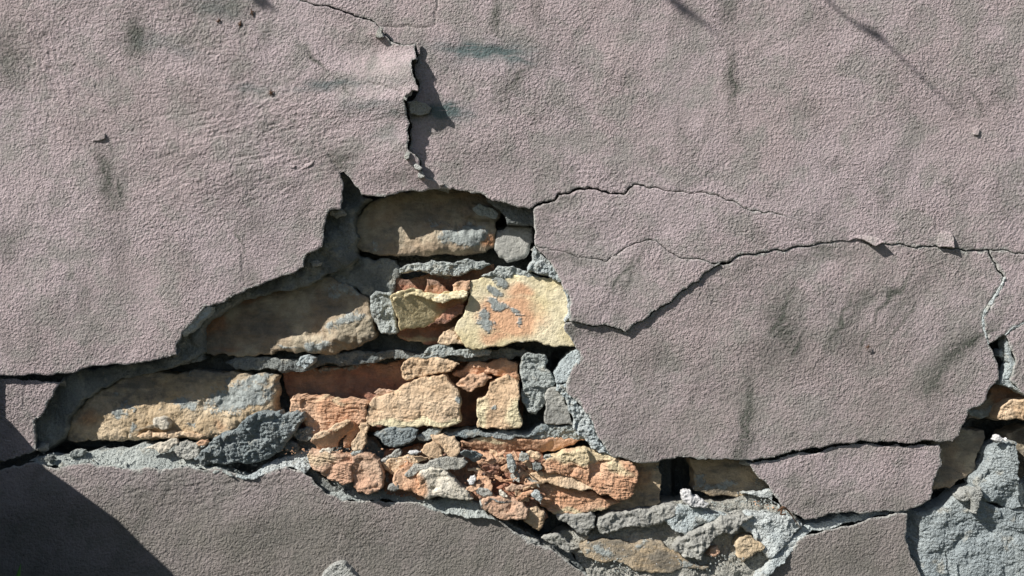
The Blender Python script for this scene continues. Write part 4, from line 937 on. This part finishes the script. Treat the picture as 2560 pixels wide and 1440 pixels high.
loose('brick_fragment', [(1051, 1127), (1060, 1114), (1083, 1104), (1104, 1125), (1107, 1141), (1089, 1148), (1072, 1143)], -6, 'sand', 'smaller orange flake leaning in front of the rounded flake', 'brick fragment', mk(34, 1.5, 40, 4, 1.0, 1.2), thick=10, rnd=4)
loose('pebble', [(1019, 1133), (1025, 1128), (1038, 1127), (1048, 1131), (1042, 1137), (1028, 1139)], -8, 'white', 'smooth white oval pebble in the shaded joint', 'pebble', R_smooth, thick=8, rnd=6, rk=1, g=1.5)
loose('stone', [(945, 1154), (970, 1140), (998, 1122), (1004, 1135), (996, 1148), (968, 1158)], 6, 'greystone', 'flat greenish grey stone leaning below the almond-shaped lump', 'stone', R_small, thick=14, rnd=4, tilt=(0, .1), g=2)
loose('brick_fragment', [(768, 1141), (774, 1125), (798, 1128), (827, 1134), (860, 1137), (884, 1142), (882, 1165), (881, 1185), (882, 1204), (856, 1212), (827, 1201), (809, 1190), (803, 1178), (780, 1169)], -12, 'pinkbrick',
      'broad pitted orange lump hanging over the plaster edge', 'brick fragment', R_rock, thick=34, rnd=12, attr=st([], [(800, 1150, 50, 20, 0, .8)], seed=50))
loose('brick_fragment', [(880, 1143), (903, 1134), (932, 1140), (946, 1152), (955, 1175), (959, 1198), (958, 1219), (943, 1230), (917, 1236), (891, 1230), (882, 1219), (877, 1190)], -16, 'pinkbrick', 'rounded pinkish brick lump beside the broad pitted one', 'brick fragment',
      mk(24, 3, 50, 15, 1.2, 1.8), thick=30, rnd=12)
loose('pebble', [(796, 1133), (804, 1123), (820, 1121), (830, 1127), (826, 1135), (806, 1137)], -14, 'chalk', 'pale pebble lying on top of the pitted orange lump', 'pebble', R_small, thick=10, rnd=5, g=2)
loose('mortar_lump', [(876, 1134), (884, 1128), (902, 1126), (908, 1134), (896, 1141), (880, 1142)], -10, 'mortar', 'grey crumb wedged above the pinkish lump', 'mortar lump', R_small, thick=10, rnd=5, g=2)
loose('brick_fragment', [(949, 1158), (1002, 1142), (1048, 1143), (1077, 1149), (1040, 1160), (1022, 1162), (1000, 1180), (985, 1190), (962, 1175)], 6, 'sand', 'long pale tan flake behind the chalky stone', 'brick fragment', R_small, thick=20, rnd=6)
loose('brick_fragment', [(981, 1202), (984, 1187), (1008, 1169), (1019, 1155), (1050, 1172), (1056, 1195), (1050, 1219), (1040, 1236), (1013, 1228), (990, 1219)], -8, 'orange', 'peach coloured chunk left of the chalky stone', 'brick fragment', mk(26, 2.5, 44, 11, 1, 1.8), thick=26, rnd=8)
loose('mortar_lump', [(1010, 1188), (1025, 1166), (1078, 1152), (1113, 1143), (1159, 1145), (1170, 1157), (1136, 1176), (1089, 1170), (1054, 1176), (1022, 1194)], -10, 'mortar_sand', 'grey and tan slab resting across the chalky stone', 'mortar lump', R_small, thick=16, rnd=7, tilt=(0, -.15))
loose('stone', [(1042, 1187), (1054, 1175), (1101, 1172), (1121, 1184), (1136, 1198), (1153, 1219), (1174, 1236), (1183, 1249), (1147, 1250), (1118, 1245), (1095, 1242), (1072, 1250), (1048, 1240), (1040, 1233), (1048, 1210)], -18, 'chalk',
      'large chalky white stone with a dark pit, on the ledge', 'stone', mk(30, 2.6, 56, 10, 1.4, 1.4), thick=34, rnd=12, attr=st([], [(1050, 1215, 22, 40, 0, 1)], seed=52),
      dfun=lambda x, y: 9 * np.exp(-((x - 1083) / 6) ** 2 - ((y - 1222) / 5) ** 2))
loose('pebble', [(968, 1226), (972, 1212), (985, 1206), (997, 1212), (1000, 1226), (985, 1231)], -12, 'greystone', 'round grey pebble left of the peach chunk', 'pebble', R_smooth, thick=14, rnd=10, rk=1, g=2)
loose('brick_fragment', [(1198, 1255), (1208, 1246), (1240, 1244), (1280, 1248), (1307, 1257), (1320, 1273), (1318, 1297), (1287, 1299), (1260, 1301), (1233, 1290), (1210, 1275)], -14, 'pinkbrick', 'oval orange-red brick lump poised on the plaster edge', 'brick fragment',
      mk(22, 2.6, 40, 10, 1.1, 1.6), thick=26, rnd=11, attr=st([(1203, 1258, 8, 10, 0, 1), (1250, 1250, 40, 3, 0, .7)], seed=54))
loose('brick_fragment', [(1316, 1268), (1340, 1266), (1361, 1280), (1361, 1307), (1348, 1328), (1322, 1312), (1308, 1303), (1318, 1295)], 2, 'sand', 'cream and orange chunk just right of the oval lump', 'brick fragment', R_small, thick=30, rnd=8)
loose('stone', [(1390, 1289), (1420, 1285), (1448, 1284), (1478, 1281), (1490, 1293), (1488, 1318), (1466, 1342), (1442, 1333), (1425, 1315), (1398, 1303)], 6, 'greystone', 'smooth grey stone under the split orange brick', 'stone', mk(40, 3, 50, 9, 1.6, 1.3), thick=34, rnd=12)
loose('stone', [(1352, 1347), (1372, 1338), (1389, 1335), (1408, 1346), (1423, 1358), (1425, 1384), (1412, 1378), (1396, 1368), (1375, 1360)], -4, 'greystone', 'pointed dark grey shard leaning over the bottom plaster edge', 'stone', R_small, thick=14, rnd=4, tilt=(-.15, .3))
loose('lime_lump', [(1705, 1230), (1712, 1226), (1728, 1228), (1732, 1240), (1745, 1241), (1760, 1251), (1773, 1261), (1767, 1271), (1745, 1269), (1728, 1267), (1712, 1258)], 2, 'white', 'knobbly white lime lump at the foot of the black gap', 'lime lump',
      mk(13, 2.4, 16, 4, .8, 1.3), thick=18, rnd=7, rk=1, g=2)
loose('pebble', [(2484, 1100), (2490, 1090), (2500, 1088), (2510, 1097), (2508, 1107), (2495, 1109)], 6, 'white', 'white pebble perched on the upright pale mortar block', 'pebble', R_small, thick=14, rnd=6, g=1.5)
loose('pebble', [(1560, 1140), (1566, 1134), (1574, 1137), (1572, 1145)], 40, 'white', 'tiny white crumb under the right plaster edge', 'pebble', R_small, thick=6, rnd=3, g=1.5)
loose('pebble', [(2511, 1098), (2517, 1095), (2519, 1101), (2513, 1103)], 8, 'white', 'tiny white crumb right of the perched pebble', 'pebble', R_small, thick=6, rnd=3, g=1.5)
loose('plaster_chunk', [(802, 1450), (812, 1430), (826, 1418), (846, 1409), (862, 1412), (876, 1424), (890, 1440), (905, 1470), (908, 1570), (790, 1570)], -58, 'mortar_edge', 'pointed pinkish plaster chunk standing in front of the bottom edge', 'plaster chunk', R_small, thick=26, rnd=4)
# named pieces in the pile
loose('brick_fragment', [(1163, 1226), (1180, 1212), (1200, 1206), (1208, 1210), (1196, 1222), (1178, 1229)], -12, 'orange', 'curved red flake right of the chalky stone', 'brick fragment', R_small, thick=5, rnd=3, g=1.5, tilt=(.1, -.3))
loose('lime_lump', [(1168, 1203), (1176, 1192), (1186, 1190), (1191, 1199), (1184, 1212), (1173, 1212)], -14, 'white', 'bright white lime lump on the red flakes', 'lime lump', R_small, thick=10, rnd=6, g=1.5)
loose('pebble', [(1185, 1226), (1196, 1218), (1216, 1222), (1231, 1234), (1230, 1243), (1210, 1243), (1194, 1236)], -14, 'greystone', 'oblong grey pebble between the chalky stone and the oval lump', 'pebble', R_small, thick=12, rnd=6, g=2)
loose('stone', [(1150, 1130), (1162, 1123), (1185, 1127), (1208, 1140), (1200, 1152), (1186, 1158), (1170, 1146)], 2, 'mortar_blue', 'dark bluish shard with white edge at the top of the pile', 'stone', R_small, thick=6, rnd=3, g=1.5, tilt=(.15, .5))
loose('stone', [(1266, 1140), (1276, 1135), (1285, 1150), (1291, 1172), (1284, 1184), (1274, 1180), (1268, 1160)], -12, 'mortar', 'narrow grey shard standing on end in the pile', 'stone', R_small, thick=8, rnd=3, g=1.5)
loose('stone', [(1298, 1138), (1304, 1131), (1318, 1134), (1323, 1150), (1310, 1154), (1297, 1151)], -4, 'mortar', 'square light grey chip near the top of the pile', 'stone', R_small, thick=8, rnd=3, g=1.5)
loose('brick_fragment', [(1318, 1132), (1326, 1126), (1342, 1130), (1354, 1140), (1350, 1148), (1334, 1150), (1324, 1144)], -4, 'sand', 'orange chip touching the square grey chip', 'brick fragment', R_small, thick=8, rnd=3, g=1.5)
loose('stone', [(1330, 1160), (1340, 1156), (1352, 1160), (1357, 1172), (1344, 1180), (1333, 1176)], -8, 'mortar_dark', 'dark grey cube-like stone left of the split brick', 'stone', R_small, thick=12, rnd=4, g=1.5)
loose('stone', [(1357, 1146), (1364, 1138), (1376, 1137), (1380, 1147), (1366, 1156)], -2, 'mortar', 'light grey nugget touching the top of the split brick', 'stone', R_small, thick=10, rnd=4, g=1.5)
loose('stone', [(1327, 1236), (1336, 1226), (1350, 1230), (1357, 1246), (1352, 1262), (1340, 1250)], -20, 'mortar_pale', 'light grey pointed shard in front of the lower pile', 'stone', R_small, thick=8, rnd=3, g=1.5)
loose('pebble', [(1247, 1228), (1254, 1226), (1264, 1234), (1270, 1244), (1258, 1244), (1249, 1238)], -16, 'chalk', 'cream almond pebble above the oval lump', 'pebble', R_small, thick=8, rnd=4, g=1.5)

# the loose pile of brick flakes
rg = random.Random(11)
pile_k = 0
for row, (yr, xa, xb) in enumerate([(1138, 1190, 1330), (1154, 1205, 1335), (1170, 1175, 1345), (1186, 1195, 1335), (1202, 1205, 1345), (1218, 1235, 1350), (1236, 1280, 1360)]):
    n = int((xb - xa) / 26)
    for i in range(n):
        x = xa + (i + rg.uniform(.1, .9)) * (xb - xa) / n; y = yr + rg.uniform(-5, 5)
        L = rg.uniform(14, 32); W = L * rg.uniform(.24, .5); a = rg.uniform(-.5, .9)
        pts = []
        m = rg.randint(5, 7)
        for q in range(m):
            t = 2 * math.pi * q / m + rg.uniform(-.25, .25); r = rg.uniform(.75, 1.15)
            u, v = math.cos(t) * L * r, math.sin(t) * W * r
            pts.append((x + u * math.cos(a) - v * math.sin(a), y + u * math.sin(a) + v * math.cos(a)))
        mt = rg.choice(['orange', 'orange', 'orange', 'orange', 'pinkbrick', 'sand', 'sand', 'red', 'red', 'mortar_sand'])
        grey = mt.startswith('mortar')
        dp = 20 - (y - 1130) * .26 + rg.uniform(-5, 5)
        loose('stone_chip' if grey else 'brick_flake', pts, dp, mt,
              'small grey mortar chip among the orange flakes of the pile' if grey else 'small orange flake of brick in the loose pile',
              'stone chip' if grey else 'brick flake', R_small, thick=rg.uniform(3, 6), rnd=2.5, g=2, tilt=(rg.uniform(-.35, .45), rg.uniform(-.7, .5)),
              group='grey chips in the loose pile' if grey else 'orange flakes in the loose pile')
        pile_k += 1
# bed of crushed brick under the pile
P_('mortar', [(960, 1130), (1040, 1118), (1150, 1115), (1240, 1130), (1350, 1130), (1370, 1160), (1345, 1200), (1345, 1260), (1370, 1290), (1330, 1300), (1250, 1262), (1190, 1250), (1060, 1250), (960, 1225), (945, 1160)], 30, 'red',
   mk(16, 5, 20, 9, 1.5, 1.8), thick=40, rnd=8, tilt=(0, -.2), label='bed of crushed brick under the loose flakes', attr=st(rnd_patch=.45, seed=60))
P_('mortar', [(700, 1110), (760, 1095), (930, 1100), (960, 1130), (960, 1225), (900, 1240), (850, 1235), (790, 1200), (760, 1140), (700, 1150)], 46, 'mortar_dark', R_mortar, thick=40, rnd=8)

# ------------------------------------------------------------------ crumbs on the ledges: nobody could count them
def crumbs(name, spots, mat, label, seed, cat='grit'):
    rr = np.random.RandomState(seed)
    t = (1 + 5 ** .5) / 2
    ico = np.array([(-1, t, 0), (1, t, 0), (-1, -t, 0), (1, -t, 0), (0, -1, t), (0, 1, t), (0, -1, -t), (0, 1, -t), (t, 0, -1), (t, 0, 1), (-t, 0, -1), (-t, 0, 1)], float)
    ico /= np.linalg.norm(ico[0])
    fc = [(0, 11, 5), (0, 5, 1), (0, 1, 7), (0, 7, 10), (0, 10, 11), (1, 5, 9), (5, 11, 4), (11, 10, 2), (10, 7, 6), (7, 1, 8), (3, 9, 4), (3, 4, 2), (3, 2, 6), (3, 6, 8), (3, 8, 9), (4, 9, 5), (2, 4, 11), (6, 2, 10), (8, 6, 7), (9, 8, 1)]
    V = []; F = []
    for (x, y, d, r) in spots:
        v = ico * (r * S) * rr.uniform(.55, 1.25, (12, 3)) * rr.uniform(.6, 1.1, (1, 3))
        c = np.array(world_pt(x, y, d))
        b = len(V) * 12
        V.append(v + c); F += [(a + b, e + b, f + b) for a, e, f in fc]
    me = bpy.data.meshes.new(name)
    me.from_pydata(np.concatenate(V).tolist(), [], F)
    me.materials.append(M[mat]); me.update()
    o = link(bpy.data.objects.new(name, me))
    return tag(o, label, cat, kind='stuff')

def scatter(pl, n, spread, d0, dslope, rmin, rmax, seed):
    r = random.Random(seed); out = []
    pl = [tuple(p) for p in pl]
    Ls = [math.hypot(pl[i + 1][0] - pl[i][0], pl[i + 1][1] - pl[i][1]) for i in range(len(pl) - 1)]
    for _ in range(n):
        t = r.uniform(0, sum(Ls)); i = 0
        while t > Ls[i] and i < len(Ls) - 1:
            t -= Ls[i]; i += 1
        f = t / Ls[i]; o = r.uniform(0, 1)
        x = pl[i][0] + (pl[i + 1][0] - pl[i][0]) * f; y = pl[i][1] + (pl[i + 1][1] - pl[i][1]) * f - o * spread
        out.append((x, y, d0 + dslope * o, r.uniform(rmin, rmax) ** 1.0))
    return out
top1 = [(90, 1152), (155, 1162), (204, 1154), (330, 1168), (437, 1166), (560, 1172), (612, 1190), (665, 1178), (748, 1168), (775, 1150)]
top2 = [(825, 1242), (903, 1244), (1000, 1248), (1060, 1258), (1150, 1268), (1225, 1280)]
low = [(1480, 1425), (1560, 1430), (1660, 1438), (1760, 1428), (1850, 1425)]
crumbs('mortar_grit', scatter(top1, 260, 26, 2, 34, 1, 3.4, 1) + scatter(top2, 150, 18, 2, 22, 1, 3, 2) + scatter(low, 200, 40, 14, 0, 1, 3.4, 3) + scatter([(1720, 1275), (1930, 1262)], 110, 16, 14, 6, 1, 3.4, 4)
       , 'mortar', 'fine grey grit lying along the broken plaster ledges', 5)
crumbs('brick_grit', scatter([(1160, 1240), (1350, 1262)], 60, 100, -4, 22, 1, 2.8, 6) + scatter([(700, 1135), (960, 1140)], 60, 20, 0, 20, 1, 3.5, 7) + scatter([(1880, 1262), (1960, 1280)], 20, 14, 12, 4, 1, 3, 8),
       'orange', 'orange brick crumbs sprinkled over the rubble pile', 8)
crumbs('lime_grit', scatter([(760, 1130), (1330, 1240)], 22, 60, -6, 10, 1, 2.6, 16) + scatter([(1500, 1420), (1880, 1400)], 14, 60, 4, 4, 1, 2.2, 17), 'white', 'specks of white lime scattered over rubble and mortar', 9)

# ------------------------------------------------------------------ thin things: tubes
def tube(name, paths, mat, parent=None, sides=6):
    V = []; F = []
    for pts, radii in paths:
        pts = [Vector(p) for p in pts]
        # smooth by Catmull-Rom
        P = []; R = []
        for i in range(len(pts) - 1):
            p0 = pts[max(i - 1, 0)]; p1 = pts[i]; p2 = pts[i + 1]; p3 = pts[min(i + 2, len(pts) - 1)]
            for q in range(6):
                t = q / 6
                P.append(.5 * ((2 * p1) + (p2 - p0) * t + (2 * p0 - 5 * p1 + 4 * p2 - p3) * t * t + (3 * p1 - p0 - 3 * p2 + p3) * t ** 3))
                R.append(radii[i] + (radii[i + 1] - radii[i]) * t)
        P.append(pts[-1]); R.append(radii[-1])
        b = len(V)
        for i, p in enumerate(P):
            d = (P[min(i + 1, len(P) - 1)] - P[max(i - 1, 0)]).normalized()
            up = Vector((0, 0, 1)) if abs(d.z) < .9 else Vector((1, 0, 0))
            u = d.cross(up).normalized(); w = d.cross(u)
            for k in range(sides):
                a = 2 * math.pi * k / sides
                V.append(p + (u * math.cos(a) + w * math.sin(a)) * R[i])
        for i in range(len(P) - 1):
            for k in range(sides):
                F.append((b + i * sides + k, b + i * sides + (k + 1) % sides, b + (i + 1) * sides + (k + 1) % sides, b + (i + 1) * sides + k))
    me = bpy.data.meshes.new(name)
    me.from_pydata([tuple(v) for v in V], [], F)
    for p in me.polygons: p.use_smooth = True
    me.materials.append(mat); me.update()
    return link(bpy.data.objects.new(name, me), parent)

mt = NT('dry_stem'); M['stem'] = mt.done(mt.mix(mt.noise(300, 3), (.07, .035, .02), (.14, .08, .05)), None, .8)
mt = NT('grass_green'); M['grass'] = mt.done(mt.mix(mt.noise(120, 3), (.10, .26, .05), (.20, .42, .10)), None, .5)

def wl(*p): return [world_pt(*q) for q in p]
tag(tube('dried_stem', [(wl((1945, 1278, -3), (1958, 1268, -6), (1975, 1282, 0), (1990, 1305, 4), (2003, 1322, 8)), [.0008, .0013, .0007, .0004, .0003]),
                        (wl((1958, 1268, -6), (1952, 1286, -6), (1965, 1284, -6)), [.0009, .0009, .0005])], M['stem']),
    'thin reddish dried stem over the edge of the loose slab', 'dried stem')
for pts, lab in (([(1292, 1158, -14), (1310, 1172, -16), (1330, 1190, -16)], 'thin brown stalk lying in the rubble pile'),
                 ([(1196, 1162, -8), (1215, 1180, -14), (1238, 1196, -14)], 'thin brown stalk left in the pile, beside the bright lime lump')):
    tag(tube('dried_stem', [(wl(*pts), [.0006, .0006, .0003])], M['stem']), lab, 'dried stem')
rr = random.Random(5)
fl = []
for (x, y) in ((678, 232), (546, 52), (600, 60), (630, 32), (2170, 868), (1310, 1195)):
    for q in range(3):
        a = rr.uniform(0, 6.28); l = rr.uniform(5, 11)
        fl.append((wl((x - l * math.cos(a), y - l * math.sin(a), -3), (x + rr.uniform(-2, 2), y + rr.uniform(-2, 2), -5), (x + l * math.cos(a), y + l * math.sin(a), -3)), [.0002, .0006, .0002]))
tag(tube('dead_grass_bits', fl, M['stem'], sides=4), 'scattered dark brown bits of dead grass stuck to the plaster', 'dead grass', kind='stuff')

# grass at the foot of the wall, bottom left
def blades(name, bl, lab):
    V = []; F = []
    for (x0, y0, d0, x1, y1, d1, w) in bl:
        b = len(V); n = 7
        for i in range(n):
            t = i / (n - 1)
            x = x0 + (x1 - x0) * (t ** 1.4); y = y0 + (y1 - y0) * t; d = d0 + (d1 - d0) * t * t
            ww = w * (1 - t) ** .7 + .15
            p = world_pt(x, y, d); 
            V += [(p[0] - ww * S, p[1] + .3 * ww * S, p[2]), (p[0], p[1] - .4 * ww * S, p[2]), (p[0] + ww * S, p[1] + .3 * ww * S, p[2]), (p[0], p[1] + .1 * ww * S, p[2])]
        for i in range(n - 1):
            for k in range(4):
                F.append((b + i * 4 + k, b + i * 4 + (k + 1) % 4, b + i * 4 + 4 + (k + 1) % 4, b + i * 4 + 4 + k))
    me = bpy.data.meshes.new(name); me.from_pydata(V, [], F); me.materials.append(M['grass']); me.update()
    return tag(link(bpy.data.objects.new(name, me)), lab, 'grass')
blades('grass_tuft', [(22, 1580, -40, 52, 1408, -48, 16), (20, 1580, -50, -10, 1440, -70, 5), (40, 1580, -45, 70, 1470, -60, 5), (10, 1580, -30, 14, 1460, -30, 5)],
       'thin green grass blade in the bottom left corner')

# ------------------------------------------------------------------ beyond the frame: what throws the shadows
# unseen block added at the left, shaped to throw the bottom left shadow
def box_rough(name, x0, x1, y0, y1, z0, z1, mat, n=44, amp=.002):
    V = []; F = []
    def face(o, u, v):
        b = len(V)
        for i in range(n + 1):
            for j in range(n + 1):
                V.append(tuple(o[k] + u[k] * i / n + v[k] * j / n for k in range(3)))
        for i in range(n):
            for j in range(n):
                F.append((b + i * (n + 1) + j, b + (i + 1) * (n + 1) + j, b + (i + 1) * (n + 1) + j + 1, b + i * (n + 1) + j + 1))
    dx, dy, dz = x1 - x0, y1 - y0, z1 - z0
    face((x0, y0, z0), (dx, 0, 0), (0, 0, dz)); face((x1, y1, z0), (-dx, 0, 0), (0, 0, dz))
    face((x1, y0, z0), (0, dy, 0), (0, 0, dz)); face((x0, y1, z0), (0, -dy, 0), (0, 0, dz))
    face((x0, y0, z1), (dx, 0, 0), (0, dy, 0)); face((x0, y1, z0), (dx, 0, 0), (0, -dy, 0))
    A = np.array(V)
    A[:, 0] += amp * fbm(A[:, 1] * 9 + 3, A[:, 2] * 9, 4, 2); A[:, 2] += amp * fbm(A[:, 0] * 9, A[:, 1] * 9, 6, 2)
    # upper edge bent so that its shadow follows the wanted curve
    SP = [(-40, 1010), (0, 1040), (60, 1112), (81, 1150), (176, 1212), (246, 1264), (306, 1309), (340, 1352), (387, 1394), (436, 1440), (520, 1545)]
    oy = []; oz = []
    for (px, py) in SP:
        t = ((px - 1280) * S - x1) / SUN[0]
        oy.append(-SUN[1] * t); oz.append(Z0 + (720 - py) * S + t)
    o_ = np.argsort(oy); oy = np.array(oy)[o_]; oz = np.array(oz)[o_]
    top = np.interp(A[:, 1], oy, oz)
    A[:, 2] = z0 + (A[:, 2] - z0) * (top - z0) / (z1 - z0)
    me = bpy.data.meshes.new(name); me.from_pydata(A.tolist(), [], F); me.materials.append(mat); me.update()
    return link(bpy.data.objects.new(name, me))
# edge line (x = xe, z = ze) perpendicular to the wall: its shadow passes (0,1040) and runs along the light
xs_ = (0 - 1280) * S; zs_ = Z0 + (720 - 1040) * S
xe = xs_ - .06; ze = zs_ + .06 / 1.05
tag(box_rough('shadow_block', xe - .5, xe, -.62, -.004, -.06, ze, M['mortar_sand']), 'unseen rough block left of the frame, added to throw the bottom left shadow', 'shadow_block')

def twig_pt(px, py, t):
    x = (px - 1280) * S; z = Z0 + (720 - py) * S
    return (x - SUN[0] * t, -SUN[1] * t, z - SUN[2] * t)
root = (-2.3, -.8, -.05)
shrub = bpy.data.objects.new('bare_shrub', None); shrub.location = root; link(shrub)
tag(shrub, 'bare shrub with thin twigs reaching up beside the wall, outside the picture', 'shrub')
def stem_child(paths):
    o = tube('stem', paths, M['stem'], shrub); o.matrix_parent_inverse.identity()
    for v in o.data.vertices: v.co -= Vector(root)
stem_child([([root, (-2.25, -.75, 1.1), (-1.6, -.6, 1.95), (-.95, -.45, 1.65), twig_pt(1640, -40, .62), twig_pt(1700, 12, .60), twig_pt(1785, 75, .58)], [.012, .010, .007, .005, .0045, .004, .0012])])
stem_child([([root, (-2.2, -.72, 1.2), (-1.5, -.55, 2.05), (-.7, -.36, 1.6), twig_pt(2000, -70, .50), twig_pt(2195, 92, .47), twig_pt(2300, 190, .46), twig_pt(2400, 285, .45)], [.011, .009, .006, .0035, .0017, .0015, .0012, .0006]),
            ([twig_pt(2150, 60, .48), twig_pt(2175, 80, .475), twig_pt(2200, 92, .47), twig_pt(2212, 96, .47)], [.001, .003, .0034, .001])])
stem_child([([root, (-2.3, -.7, 1.0), (-1.7, -.5, 1.7), (-1.1, -.35, 1.5), twig_pt(600, -60, .42), twig_pt(655, -5, .41), twig_pt(695, 32, .40)], [.01, .008, .006, .005, .004, .0035, .001])])
